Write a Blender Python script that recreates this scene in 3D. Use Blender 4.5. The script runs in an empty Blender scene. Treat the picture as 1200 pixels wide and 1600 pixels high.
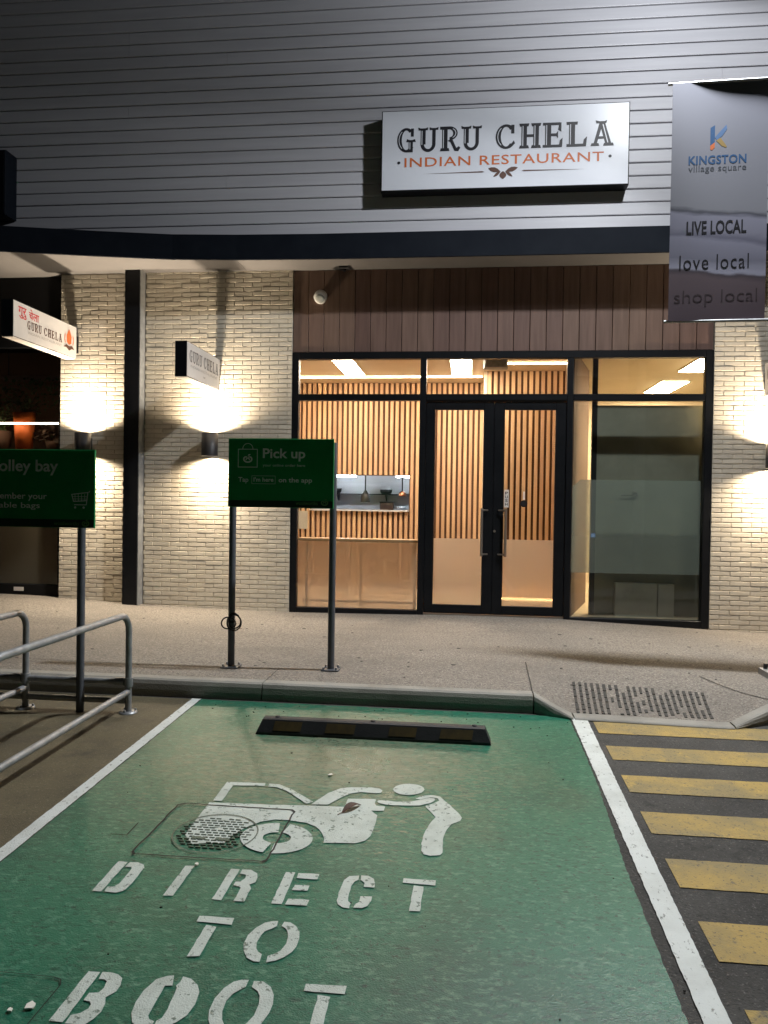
import bpy, math, random
from mathutils import Vector, Matrix
random.seed(7)
R = math.radians
scene = bpy.context.scene
C = scene.collection

# ------------------------------------------------------------------ camera
def make_camera(pos, yaw, pitch, roll):
    y, p, r = R(yaw), R(pitch), R(roll)
    f = Vector((-math.sin(y)*math.cos(p), math.cos(y)*math.cos(p), -math.sin(p)))
    rt = Vector((math.cos(y), math.sin(y), 0)); up = rt.cross(f)
    rt2 = math.cos(r)*rt + math.sin(r)*up; up2 = -math.sin(r)*rt + math.cos(r)*up
    cd = bpy.data.cameras.new('camera'); co = bpy.data.objects.new('camera', cd); C.objects.link(co)
    m = Matrix((rt2, up2, -f)).transposed().to_4x4(); m.translation = pos
    co.matrix_world = m
    cd.sensor_fit = 'VERTICAL'; cd.sensor_height = 24.0; cd.lens = 18.0
    cd.clip_start = 0.05; cd.clip_end = 500
    scene.camera = co
make_camera(Vector((0, -9.85, 1.38)), 6.2, 0.8, 0.85)

# ------------------------------------------------------------------ night sky
w = bpy.data.worlds.new('World'); scene.world = w; w.use_nodes = True
nt = w.node_tree; bg = nt.nodes['Background']
sky = nt.nodes.new('ShaderNodeTexSky'); sky.sky_type = 'NISHITA'; sky.sun_disc = False
sky.sun_elevation = R(-4); sky.sun_rotation = R(120)
nt.links.new(sky.outputs[0], bg.inputs[0]); bg.inputs[1].default_value = 0.06

# ------------------------------------------------------------------ exposure
scene.view_settings.view_transform = 'Standard'; scene.view_settings.look = 'None'
scene.view_settings.exposure = 0.0; scene.view_settings.gamma = 1.0
scene.view_settings.use_curve_mapping = False
scene.cycles.use_denoising = True
scene.cycles.sample_clamp_indirect = 6.0
scene.cycles.max_bounces = 8; scene.cycles.transparent_max_bounces = 12
scene.cycles.caustics_reflective = False; scene.cycles.caustics_refractive = False

# ------------------------------------------------------------------ materials
MATS = {}
def pbr(name, c1, c2=None, scale=6.0, rough=0.6, rough2=None, bump=0.0, bscale=90.0, metal=0.0, rand=0.0,
        detail=5.0, stretch=(1, 1, 1), lo=0.35, hi=0.65, emit=0.0, emit_col=None, spec=0.5):
    m = bpy.data.materials.new(name); m.use_nodes = True; n = m.node_tree.nodes; l = m.node_tree.links
    b = n['Principled BSDF']
    b.inputs['Roughness'].default_value = rough; b.inputs['Metallic'].default_value = metal
    b.inputs['Specular IOR Level'].default_value = spec
    c1 = (*c1, 1); b.inputs['Base Color'].default_value = c1
    geo = n.new('ShaderNodeNewGeometry'); mp = n.new('ShaderNodeMapping'); mp.inputs['Scale'].default_value = stretch
    l.new(geo.outputs['Position'], mp.inputs['Vector'])
    col = None
    if c2 is not None:
        tx = n.new('ShaderNodeTexNoise'); tx.inputs['Scale'].default_value = scale; tx.inputs['Detail'].default_value = detail
        tx.inputs['Roughness'].default_value = 0.62
        l.new(mp.outputs[0], tx.inputs['Vector'])
        mr = n.new('ShaderNodeMapRange'); mr.inputs[1].default_value = lo; mr.inputs[2].default_value = hi
        l.new(tx.outputs['Fac'], mr.inputs[0])
        mx = n.new('ShaderNodeMix'); mx.data_type = 'RGBA'; mx.inputs[6].default_value = c1; mx.inputs[7].default_value = (*c2, 1)
        l.new(mr.outputs[0], mx.inputs[0]); col = mx.outputs[2]
        if rough2 is not None:
            m2 = n.new('ShaderNodeMapRange'); m2.inputs[3].default_value = rough; m2.inputs[4].default_value = rough2
            l.new(mr.outputs[0], m2.inputs[0]); l.new(m2.outputs[0], b.inputs['Roughness'])
    if rand > 0:
        oi = n.new('ShaderNodeObjectInfo'); hsv = n.new('ShaderNodeHueSaturation')
        m3 = n.new('ShaderNodeMapRange'); m3.inputs[3].default_value = 1-rand; m3.inputs[4].default_value = 1+rand
        l.new(oi.outputs['Random'], m3.inputs[0]); l.new(m3.outputs[0], hsv.inputs['Value'])
        m4 = n.new('ShaderNodeMapRange'); m4.inputs[3].default_value = 0.5-rand*.05; m4.inputs[4].default_value = 0.5+rand*.05
        l.new(oi.outputs['Random'], m4.inputs[0]); l.new(m4.outputs[0], hsv.inputs['Hue'])
        if col is not None: l.new(col, hsv.inputs['Color'])
        else: hsv.inputs['Color'].default_value = c1
        col = hsv.outputs[0]
    if col is not None: l.new(col, b.inputs['Base Color'])
    if bump > 0:
        t2 = n.new('ShaderNodeTexNoise'); t2.inputs['Scale'].default_value = bscale; t2.inputs['Detail'].default_value = 4
        l.new(mp.outputs[0], t2.inputs['Vector'])
        bp = n.new('ShaderNodeBump'); bp.inputs['Strength'].default_value = bump; bp.inputs['Distance'].default_value = 0.01
        l.new(t2.outputs['Fac'], bp.inputs['Height']); l.new(bp.outputs[0], b.inputs['Normal'])
    if emit > 0:
        b.inputs['Emission Color'].default_value = (*(emit_col or c1[:3]), 1); b.inputs['Emission Strength'].default_value = emit
    MATS[name] = m
    return m

def layered(name, layers, rough=0.6, bump=0.0, bscale=120.0, spec=0.5, rough_lo=None):
    """base colour, then (colour, scale, lo, hi, stretch, amount) layers mixed over it by world-space noise"""
    m = bpy.data.materials.new(name); m.use_nodes = True; n = m.node_tree.nodes; l = m.node_tree.links
    b = n['Principled BSDF']; b.inputs['Roughness'].default_value = rough; b.inputs['Specular IOR Level'].default_value = spec
    geo = n.new('ShaderNodeNewGeometry')
    rgb = n.new('ShaderNodeRGB'); rgb.outputs[0].default_value = (*layers[0], 1); col = rgb.outputs[0]
    last = None
    for k, (c, sc, lo, hi, st, amt, *zone) in enumerate(layers[1:]):
        mp = n.new('ShaderNodeMapping'); mp.inputs['Scale'].default_value = st; mp.inputs['Location'].default_value = (k*3.1, k*7.7, k)
        l.new(geo.outputs['Position'], mp.inputs[0])
        tx = n.new('ShaderNodeTexNoise'); tx.inputs['Scale'].default_value = sc; tx.inputs['Detail'].default_value = 8; tx.inputs['Roughness'].default_value = .65
        l.new(mp.outputs[0], tx.inputs['Vector'])
        mr = n.new('ShaderNodeMapRange'); mr.inputs[1].default_value = lo; mr.inputs[2].default_value = hi; mr.inputs[4].default_value = amt
        fac = tx.outputs['Fac']
        if zone:   # layer concentrated round a place on the ground (x, y, rx, ry, gain)
            zx, zy, rx, ry, gain = zone[0]
            mz = n.new('ShaderNodeMapping'); mz.vector_type = 'POINT'; mz.inputs['Location'].default_value = (-zx/rx, -zy/ry, 0); mz.inputs['Scale'].default_value = (1/rx, 1/ry, 0)
            l.new(geo.outputs['Position'], mz.inputs[0]); ln = n.new('ShaderNodeVectorMath'); ln.operation = 'LENGTH'; l.new(mz.outputs[0], ln.inputs[0])
            zr = n.new('ShaderNodeMapRange'); zr.inputs[1].default_value = 0; zr.inputs[2].default_value = 1.6; zr.inputs[3].default_value = gain; zr.inputs[4].default_value = -gain
            l.new(ln.outputs['Value'], zr.inputs[0]); ad = n.new('ShaderNodeMath'); l.new(fac, ad.inputs[0]); l.new(zr.outputs[0], ad.inputs[1]); fac = ad.outputs[0]
        l.new(fac, mr.inputs[0])
        mx = n.new('ShaderNodeMix'); mx.data_type = 'RGBA'; mx.inputs[7].default_value = (*c, 1)
        l.new(mr.outputs[0], mx.inputs[0]); l.new(col, mx.inputs[6]); col = mx.outputs[2]; last = mr.outputs[0] if k == 0 else last
    l.new(col, b.inputs['Base Color'])
    if rough_lo is not None and last is not None:
        m2 = n.new('ShaderNodeMapRange'); m2.inputs[3].default_value = rough; m2.inputs[4].default_value = rough_lo
        l.new(last, m2.inputs[0]); l.new(m2.outputs[0], b.inputs['Roughness'])
    if bump > 0:
        t2 = n.new('ShaderNodeTexNoise'); t2.inputs['Scale'].default_value = bscale; t2.inputs['Detail'].default_value = 6
        l.new(geo.outputs['Position'], t2.inputs['Vector'])
        bp = n.new('ShaderNodeBump'); bp.inputs['Strength'].default_value = bump; bp.inputs['Distance'].default_value = 0.008
        l.new(t2.outputs['Fac'], bp.inputs['Height']); l.new(bp.outputs[0], b.inputs['Normal'])
    MATS[name] = m
    return m

def emitter(name, col, strength):
    m = bpy.data.materials.new(name); m.use_nodes = True; n = m.node_tree.nodes; l = m.node_tree.links
    for x in list(n): n.remove(x)
    e = n.new('ShaderNodeEmission'); e.inputs[0].default_value = (*col, 1); e.inputs[1].default_value = strength
    o = n.new('ShaderNodeOutputMaterial'); l.new(e.outputs[0], o.inputs[0]); MATS[name] = m
    return m

def glass(name, tint=(0.93, 0.95, 0.94)):
    m = bpy.data.materials.new(name); m.use_nodes = True; n = m.node_tree.nodes; l = m.node_tree.links
    for x in list(n): n.remove(x)
    t = n.new('ShaderNodeBsdfTransparent'); t.inputs[0].default_value = (*tint, 1)
    g = n.new('ShaderNodeBsdfGlossy'); g.inputs['Roughness'].default_value = 0.02
    geo = n.new('ShaderNodeNewGeometry'); dt = n.new('ShaderNodeVectorMath'); dt.operation = 'DOT_PRODUCT'
    l.new(geo.outputs['Normal'], dt.inputs[0]); l.new(geo.outputs['Incoming'], dt.inputs[1])
    def mth(op, a, b=None):
        q = n.new('ShaderNodeMath'); q.operation = op
        for i, x in enumerate((a, b)):
            if x is None: continue
            if isinstance(x, (int, float)): q.inputs[i].default_value = x
            else: l.new(x, q.inputs[i])
        return q.outputs[0]
    fr = mth('ADD', mth('MULTIPLY', mth('POWER', mth('SUBTRACT', 1.0, mth('ABSOLUTE', dt.outputs['Value'])), 5.0), .96), .04)   # Schlick reflectance, same from both sides
    mx = n.new('ShaderNodeMixShader'); o = n.new('ShaderNodeOutputMaterial')
    l.new(fr, mx.inputs[0]); l.new(t.outputs[0], mx.inputs[1]); l.new(g.outputs[0], mx.inputs[2]); l.new(mx.outputs[0], o.inputs[0])
    MATS[name] = m
    return m

def frost(name, col=(0.85, 0.85, 0.83), clear=0.1, blur=0.35, trans=0.65):
    m = bpy.data.materials.new(name); m.use_nodes = True; n = m.node_tree.nodes; l = m.node_tree.links
    for x in list(n): n.remove(x)
    tr = n.new('ShaderNodeBsdfTranslucent'); tr.inputs[0].default_value = (*col, 1)
    df = n.new('ShaderNodeBsdfDiffuse'); df.inputs[0].default_value = (*col, 1)
    rf = n.new('ShaderNodeBsdfRefraction'); rf.inputs['Roughness'].default_value = blur; rf.inputs['IOR'].default_value = 1.08; rf.inputs[0].default_value = (*col, 1)
    tp = n.new('ShaderNodeBsdfTransparent')
    a = n.new('ShaderNodeMixShader'); a.inputs[0].default_value = 1-trans; l.new(tr.outputs[0], a.inputs[1]); l.new(df.outputs[0], a.inputs[2])
    b = n.new('ShaderNodeMixShader'); b.inputs[0].default_value = 0.62; l.new(a.outputs[0], b.inputs[1]); l.new(rf.outputs[0], b.inputs[2])
    c = n.new('ShaderNodeMixShader'); c.inputs[0].default_value = clear; l.new(b.outputs[0], c.inputs[1]); l.new(tp.outputs[0], c.inputs[2])
    o = n.new('ShaderNodeOutputMaterial'); l.new(c.outputs[0], o.inputs[0]); MATS[name] = m
    return m

pbr('brick', (0.64, 0.585, 0.49), (0.56, 0.50, 0.41), scale=7, rough=0.75, bump=0.3, bscale=160, rand=0.07)
pbr('mortar', (0.55, 0.49, 0.40), (0.45, 0.395, 0.315), scale=30, rough=0.9, bump=0.3, bscale=200)
pbr('weatherboard', (0.57, 0.57, 0.61), (0.51, 0.51, 0.55), scale=2.5, rough=0.45, bump=0.06, bscale=40, stretch=(0.25, 1, 4))
pbr('dark_gap', (0.03, 0.03, 0.033), rough=0.9)
pbr('navy_steel', (0.005, 0.0075, 0.013), (0.008, 0.011, 0.017), scale=3, rough=0.7, spec=0.12)
pbr('black_frame', (0.004, 0.005, 0.007), (0.007, 0.008, 0.010), scale=5, rough=0.45, spec=0.25)
pbr('column_paint', (0.007, 0.008, 0.011), (0.011, 0.012, 0.015), scale=4, rough=0.5, spec=0.25)
pbr('soffit', (0.165, 0.155, 0.152), (0.145, 0.136, 0.133), scale=2, rough=0.7)
pbr('dark_timber', (0.185, 0.112, 0.086), (0.135, 0.080, 0.060), scale=5, rough=0.6, bump=0.15, bscale=60, stretch=(4, 4, 0.25), rand=0.16)
pbr('pine', (0.62, 0.425, 0.265), (0.51, 0.33, 0.19), scale=5, rough=0.5, stretch=(4, 4, 0.35), rand=0.12)
pbr('pine_ledge', (0.60, 0.38, 0.20), (0.50, 0.30, 0.15), scale=5, rough=0.4, stretch=(0.4, 4, 4))
pbr('slat_back', (0.115, 0.062, 0.04), rough=0.9)
pbr('warm_plaster', (0.62, 0.52, 0.40), (0.56, 0.46, 0.35), scale=3, rough=0.8)
pbr('ceiling_paint', (0.66, 0.56, 0.42), (0.62, 0.52, 0.39), scale=2, rough=0.85)
pbr('room_floor', (0.50, 0.40, 0.28), (0.43, 0.34, 0.23), scale=4, rough=0.4)
pbr('dark_wall', (0.27, 0.262, 0.205), (0.21, 0.205, 0.16), scale=2.2, rough=0.7)
pbr('grey_cabinet', (0.44, 0.45, 0.41), (0.38, 0.39, 0.36), scale=3, rough=0.5)
pbr('stainless', (0.62, 0.64, 0.68), (0.54, 0.56, 0.60), scale=4, rough=0.4, metal=0.1, stretch=(0.3, 1, 3))
pbr('dark_metal', (0.035, 0.035, 0.04), rough=0.35, metal=0.6)
pbr('handle_steel', (0.26, 0.225, 0.19), rough=0.35, metal=0.5)
pbr('galvanised', (0.36, 0.37, 0.38), (0.25, 0.26, 0.27), scale=14, rough=0.5, rough2=0.35, metal=0.45, bump=0.12, bscale=70)
pbr('post_grey', (0.11, 0.118, 0.135), (0.085, 0.092, 0.105), scale=8, rough=0.45, metal=0.2)
pbr('white_plastic', (0.75, 0.74, 0.72), (0.70, 0.69, 0.66), scale=6, rough=0.4)
pbr('sign_white', (0.72, 0.745, 0.81), (0.68, 0.705, 0.77), scale=1.2, rough=0.35)
pbr('sign_cream', (0.72, 0.68, 0.64), (0.66, 0.62, 0.58), scale=4, rough=0.4)
pbr('ink_black', (0.012, 0.012, 0.018), rough=0.5)
pbr('ink_faded', (0.18, 0.16, 0.15), rough=0.5)
pbr('ink_pale', (0.42, 0.38, 0.35), rough=0.5)
pbr('ink_orange', (0.58, 0.14, 0.035), rough=0.5)
pbr('ink_red', (0.62, 0.03, 0.04), rough=0.5)
pbr('ink_brown', (0.10, 0.045, 0.03), rough=0.5)
pbr('retail_green', (0.014, 0.26, 0.074), (0.012, 0.225, 0.064), scale=4, rough=0.35)
pbr('retail_green_dark', (0.004, 0.026, 0.010), rough=0.4)
pbr('print_white', (0.72, 0.76, 0.72), rough=0.5)
pbr('print_green', (0.14, 0.30, 0.10), rough=0.5)
pbr('lamp_black', (0.015, 0.014, 0.016), rough=0.5)
pbr('rubber', (0.012, 0.013, 0.015), (0.02, 0.02, 0.022), scale=12, rough=0.6, bump=0.2, bscale=120)
pbr('rubber_yellow', (0.075, 0.048, 0.010), (0.045, 0.03, 0.008), scale=16, rough=0.6)
pbr('cable_black', (0.01, 0.008, 0.012), rough=0.4)
pbr('leaf_brown', (0.09, 0.04, 0.02), (0.05, 0.022, 0.012), scale=40, rough=0.7)
pbr('litter_white', (0.8, 0.76, 0.68), rough=0.7)
pbr('debris_dark', (0.03, 0.025, 0.02), rough=0.8)
pbr('pot_orange', (0.62, 0.13, 0.02), (0.5, 0.1, 0.015), scale=7, rough=0.6)
pbr('foliage', (0.05, 0.075, 0.02), (0.03, 0.045, 0.012), scale=20, rough=0.6)
pbr('foliage_dark', (0.06, 0.035, 0.02), (0.035, 0.02, 0.012), scale=20, rough=0.6)
pbr('black_panel', (0.006, 0.006, 0.007), rough=0.6, spec=0.2)
pbr('red_print', (0.35, 0.03, 0.03), rough=0.5)
pbr('copper', (0.55, 0.25, 0.14), rough=0.3, metal=0.8)
glass('clear_glass'); glass('dark_glass', (0.92, 0.945, 0.93))
frost('frost_film', (0.90, 0.86, 0.81), 0.05, 0.30, 0.90)
frost('frost_band', (0.80, 0.86, 0.81), 0.33, 0.25, 0.30)
emitter('lamp_warm', (1.0, 0.86, 0.66), 40.0)
emitter('panel_light', (1.0, 0.80, 0.63), 82.0)
emitter('panel_light_small', (1.0, 0.78, 0.50), 170.0)
emitter('led_warm', (1.0, 0.68, 0.40), 80.0)
emitter('led_low', (1.0, 0.60, 0.26), 24.0)
emitter('led_shop', (1.0, 0.74, 0.5), 18.0)
emitter('tube_cool', (0.86, 0.92, 1.0), 110.0)
emitter('switch_blue', (0.25, 0.45, 1.0), 0.6)
emitter('lamp_cool', (0.9, 0.95, 1.0), 20.0)
# ground
ONE = (1, 1, 1)
layered('asphalt', [(0.075, 0.072, 0.066), ((0.038, 0.036, 0.033), 1.3, .42, .62, ONE, .85), ((0.21, 0.20, 0.185), 75, .58, .68, ONE, .85), ((0.022, 0.021, 0.02), 60, .54, .66, ONE, .8), ((0.02, 0.02, 0.02), 4, .58, .70, ONE, .8)], rough=0.85, bump=1.0, bscale=110, spec=.35)
WEAR_SHEEN = (-.85, -4.95, 1.2, 1.3, .20); WZ2 = (-.6, -5.9, .9, .8, .12)  # first zone: wear, with the facade's olive reflection painted in
layered('green_coat', [(0.018, 0.150, 0.086), ((0.11, 0.15, 0.088), 1.3, .46, .68, (1, .6, 1), .8, WEAR_SHEEN), ((0.016, 0.080, 0.050), 0.55, .50, .66, ONE, .75), ((0.020, 0.085, 0.055), 3.2, .54, .72, (.4, 1.2, 1), .7), ((0.33, 0.32, 0.23), 15, .60, .74, (.4, 1.3, 1), .9, WEAR_SHEEN), ((0.30, 0.30, 0.21), 22, .66, .76, (.5, 1.2, 1), .8, WZ2), ((0.16, 0.19, 0.12), 32, .48, .62, (.5, 1.3, 1), .85, WEAR_SHEEN), ((0.11, 0.26, 0.175), 40, .52, .64, (.6, 1.2, 1), .75), ((0.006, 0.045, 0.028), 34, .54, .66, (.7, 1.2, 1), .75), ((0.012, 0.030, 0.022), 50, .59, .66, ONE, .85), ((0.008, 0.028, 0.02), 5.5, .66, .76, (.6, 1.4, 1), .7)], rough=0.36, bump=0.34, bscale=150, rough_lo=0.25, spec=.45)
layered('bay_concrete', [(0.115, 0.095, 0.052), ((0.055, 0.045, 0.026), 1.6, .45, .65, ONE, .8), ((0.23, 0.205, 0.15), 65, .57, .68, ONE, .8), ((0.045, 0.04, 0.026), 55, .56, .68, ONE, .8), ((0.04, 0.035, 0.024), 4.5, .56, .72, ONE, .75)], rough=0.7, bump=0.6, bscale=170)
layered('line_white', [(0.66, 0.69, 0.66), ((0.50, 0.52, 0.48), 5, .45, .7, ONE, .7), ((0.14, 0.15, 0.13), 48, .60, .65, (1, .6, 1), .8)], rough=0.6, bump=0.5, bscale=140)
layered('stencil_white', [(0.56, 0.61, 0.55), ((0.40, 0.44, 0.38), 6, .45, .7, ONE, .8), ((0.09, 0.13, 0.09), 34, .585, .625, (1, 1, 1), .85)], rough=0.6, bump=0.5, bscale=150)
layered('line_yellow', [(0.42, 0.285, 0.075), ((0.25, 0.195, 0.085), 2.2, .42, .60, ONE, .9), ((0.55, 0.36, 0.075), 7, .56, .70, ONE, .8), ((0.13, 0.11, 0.07), 26, .58, .68, (1, .7, 1), .8), ((0.065, 0.062, 0.055), 65, .58, .65, ONE, .9)], rough=0.65, bump=0.8, bscale=130)
layered('aggregate', [(0.235, 0.208, 0.176), ((0.095, 0.082, 0.07), 48, .47, .62, ONE, .9), ((0.50, 0.46, 0.40), 62, .55, .66, ONE, .9), ((0.13, 0.115, 0.10), 0.8, .48, .70, (.6, 1.5, 1), .55), ((0.15, 0.13, 0.11), 3.5, .54, .74, (.35, 1.6, 1), .5), ((0.08, 0.065, 0.055), 9, .68, .76, ONE, .5)], rough=0.8, bump=1.0, bscale=100)
layered('kerb_concrete', [(0.30, 0.285, 0.25), ((0.19, 0.18, 0.155), 2.2, .48, .70, (1, 1, 2), .8), ((0.36, 0.34, 0.30), 18, .58, .75, ONE, .6)], rough=0.8, bump=0.5, bscale=90)
layered('ramp_concrete', [(0.30, 0.275, 0.23), ((0.20, 0.18, 0.15), 60, .45, .62, ONE, .8), ((0.18, 0.16, 0.13), 2, .5, .7, ONE, .6)], rough=0.8, bump=0.7, bscale=140)
layered('tactile', [(0.030, 0.028, 0.026), ((0.11, 0.10, 0.085), 40, .56, .70, ONE, .8)], rough=0.7, bump=0.5, bscale=140)
layered('banner_shade', [(0.085, 0.055, 0.04), ((0.14, 0.10, 0.075), 14, .45, .65, ONE, .8)], rough=0.75, bump=0.6, bscale=130)  # tint of the banner's shadow on the footpath, never applied
layered('cover_iron', [(0.105, 0.135, 0.095), ((0.19, 0.20, 0.16), 25, .5, .7, ONE, .8)], rough=0.6, bump=0.5, bscale=120)

# ------------------------------------------------------------------ helpers
class MB:
    def __init__(s): s.v = []; s.f = []; s.smooth = []
    def add(s, vs, fs, smooth=False):
        o = len(s.v); s.v += [tuple(p) for p in vs]; s.f += [tuple(i+o for i in f) for f in fs]; s.smooth += [smooth]*len(fs); return s
    def box(s, x0, x1, y0, y1, z0, z1):
        vs = [(x0,y0,z0),(x1,y0,z0),(x1,y1,z0),(x0,y1,z0),(x0,y0,z1),(x1,y0,z1),(x1,y1,z1),(x0,y1,z1)]
        return s.add(vs, [(0,3,2,1),(4,5,6,7),(0,1,5,4),(1,2,6,5),(2,3,7,6),(3,0,4,7)])
    def bevbox(s, x0, x1, y0, y1, z0, z1, b=0.004):
        # box with chamfered edges on the front (-y) and outer sides
        vs = []
        for (yy, d) in ((y1, 0), (y0+b, 0), (y0, b)):
            vs += [(x0+d,yy,z0+d),(x1-d,yy,z0+d),(x1-d,yy,z1-d),(x0+d,yy,z1-d)]
        fs = [(0,1,2,3)]
        for k in (0, 4):
            for i in range(4): j = (i+1) % 4; fs.append((k+i, k+4+i, k+4+j, k+j))
        fs.append((8,11,10,9))
        return s.add(vs, [tuple(reversed(f)) for f in fs])
    def prism(s, pts, to3, d0, d1):
        # polygon pts in 2D, mapped by to3(u, v, d) between d0 and d1
        n = len(pts); vs = [to3(u, v, d0) for u, v in pts] + [to3(u, v, d1) for u, v in pts]
        return s.add(vs, [tuple(range(n)), tuple(range(2*n-1, n-1, -1))] + [(i, n+i, n+(i+1) % n, (i+1) % n) for i in range(n)])
    def tube(s, path, r, n=10, caps=True, smooth=True):
        P = [Vector(p) for p in path]; rings = []
        t0 = (P[1]-P[0]).normalized(); ref = Vector((0,0,1)) if abs(t0.z) < .9 else Vector((1,0,0))
        a = t0.cross(ref).normalized()
        for i, p in enumerate(P):
            t = (P[min(i+1,len(P)-1)]-P[max(i-1,0)]).normalized()
            a = (a - t*a.dot(t)).normalized(); b = t.cross(a)
            rr = r[i] if isinstance(r, (list, tuple)) else r
            rings.append([p + rr*(math.cos(2*math.pi*k/n)*a + math.sin(2*math.pi*k/n)*b) for k in range(n)])
        vs = [q for ring in rings for q in ring]; fs = []
        for i in range(len(P)-1):
            for k in range(n): fs.append((i*n+k, i*n+(k+1) % n, (i+1)*n+(k+1) % n, (i+1)*n+k))
        s.add(vs, fs, smooth)
        if caps: s.add(rings[0], [tuple(range(n-1,-1,-1))]); s.add(rings[-1], [tuple(range(n))])
        return s
    def lathe(s, prof, c, n=20, smooth=True):
        # prof: (r, z) list around vertical axis at c
        vs = []; fs = []
        for r, z in prof:
            for k in range(n): a = 2*math.pi*k/n; vs.append((c[0]+r*math.cos(a), c[1]+r*math.sin(a), c[2]+z))
        for i in range(len(prof)-1):
            for k in range(n): fs.append((i*n+k, i*n+(k+1) % n, (i+1)*n+(k+1) % n, (i+1)*n+k))
        return s.add(vs, fs, smooth)
    def build(s, name, mat, parent=None, loc=None):
        me = bpy.data.meshes.new(name); me.from_pydata(s.v, [], s.f); me.update()
        me.polygons.foreach_set('use_smooth', s.smooth)
        me.materials.append(MATS[mat] if isinstance(mat, str) else mat)
        o = bpy.data.objects.new(name, me); C.objects.link(o)
        if parent is not None: o.parent = parent; o.matrix_parent_inverse = Matrix.Translation(-Vector(parent.location))
        if loc: o.location = loc
        return o

def link(name, me, parent, loc):
    o = bpy.data.objects.new(name, me); C.objects.link(o); o.parent = parent
    o.matrix_parent_inverse = Matrix.Translation(-Vector(parent.location)); o.location = loc
    return o
def thing(name, label, cat, loc=(0, 0, 0), group=None):
    o = bpy.data.objects.new(name, None); C.objects.link(o); o.location = loc; o.empty_display_size = 0.1
    o['label'] = label; o['category'] = cat
    if group: o['group'] = group
    return o
def tag(o, label, cat, group=None):
    o['label'] = label; o['category'] = cat
    if group: o['group'] = group
    return o
def struct(o): o['kind'] = 'structure'; return o

def text2d(body, bold=0.0, spacing=1.0):
    cu = bpy.data.curves.new('t', 'FONT'); cu.body = body; cu.offset = bold; cu.space_character = spacing; cu.resolution_u = 3
    ob = bpy.data.objects.new('t', cu); C.objects.link(ob); bpy.context.view_layer.update()
    me = bpy.data.meshes.new_from_object(ob.evaluated_get(bpy.context.evaluated_depsgraph_get()))
    vs = [(v.co.x, v.co.y) for v in me.vertices]; fs = [tuple(p.vertices) for p in me.polygons]
    bpy.data.objects.remove(ob); bpy.data.curves.remove(cu); bpy.data.meshes.remove(me)
    return vs, fs
def fit_text(mb, body, box, to3, bold=0.0, spacing=1.0):
    # box = (u0, v0, u1, v1): the ink of the text fills it
    vs, fs = text2d(body, bold, spacing)
    xs = [v[0] for v in vs]; ys = [v[1] for v in vs]; x0, x1, y0, y1 = min(xs), max(xs), min(ys), max(ys)
    u0, v0, u1, v1 = box
    mb.add([to3(u0+(x-x0)/(x1-x0)*(u1-u0), v0+(y-y0)/(y1-y0)*(v1-v0), 0) for x, y in vs], fs)
    return mb
def band(cx, cy, rxo, ryo, rxi, ryi, a0, a1, n=14):
    A = [R(a0+(a1-a0)*k/n) for k in range(n+1)]
    return [(cx+rxo*math.cos(a), cy+ryo*math.sin(a)) for a in A] + [(cx+rxi*math.cos(a), cy+ryi*math.sin(a)) for a in reversed(A)]
def rc(x0, y0, x1, y1): return [(x0,y0),(x1,y0),(x1,y1),(x0,y1)]
def polys(mb, plist, to3, step=0.0003):
    for k, p in enumerate(plist): mb.add([to3(u, v, k*step) for u, v in p], [tuple(range(len(p)))])
    return mb
def interp(tab, x):
    if x <= tab[0][0]: return tab[0][1]
    for (a, b), (c, d) in zip(tab, tab[1:]):
        if x <= c:
            t = (x-a)/(c-a); return b+(d-b)*t
    return tab[-1][1]

# ------------------------------------------------------------------ ground
ROAD_Z, ROAD_S = -0.14, 0.025
def rz(y): return ROAD_Z + ROAD_S*y
def on_road(lift):
    return lambda x, y, d: (x, y, rz(y)+lift+d)
mb = MB(); mb.add([(-60,-70,rz(-70)),(60,-70,rz(-70)),(60,-3.2,rz(-3.2)),(-60,-3.2,rz(-3.2))], [(0,1,2,3)])
road = struct(mb.build('road', 'asphalt'))
road['label'] = 'dark asphalt car park surface with painted bays'

def strip_edge(x, y0, y1, n, jit, sharp=0.0):
    return [(x+random.uniform(-jit, jit), y0+(y1-y0)*k/n) for k in range(n+1)]
# green bay coating, ragged along its right edge
left = [(-2.10, -9.6), (-2.10, -3.885)]
top = [(-2.1+2.9*k/14, -3.885-0.012*(k % 2)-0.03*(k/14)) for k in range(1, 14)]
right = [(interp([(-9.6,.715),(-7.257,.740),(-6.66,.750),(-6.06,.764),(-5.37,.782),(-3.94,.790)], y)+.006*math.sin(y*2.3)+random.uniform(-.004,.004), y) for y in [-3.95-5.65*k/200 for k in range(201)]]
mb = MB(); polys(mb, [left+top+right], on_road(.004)); mb.build('bay_coating', 'green_coat', road)
# worn brown concrete surface of the trolley bay
polys(MB(), [[(-2.183,-9.6),(-2.183,-3.89),(-9,-3.80),(-9,-9.6)]], on_road(.004)).build('trolley_bay_surface', 'bay_concrete', road)
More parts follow.
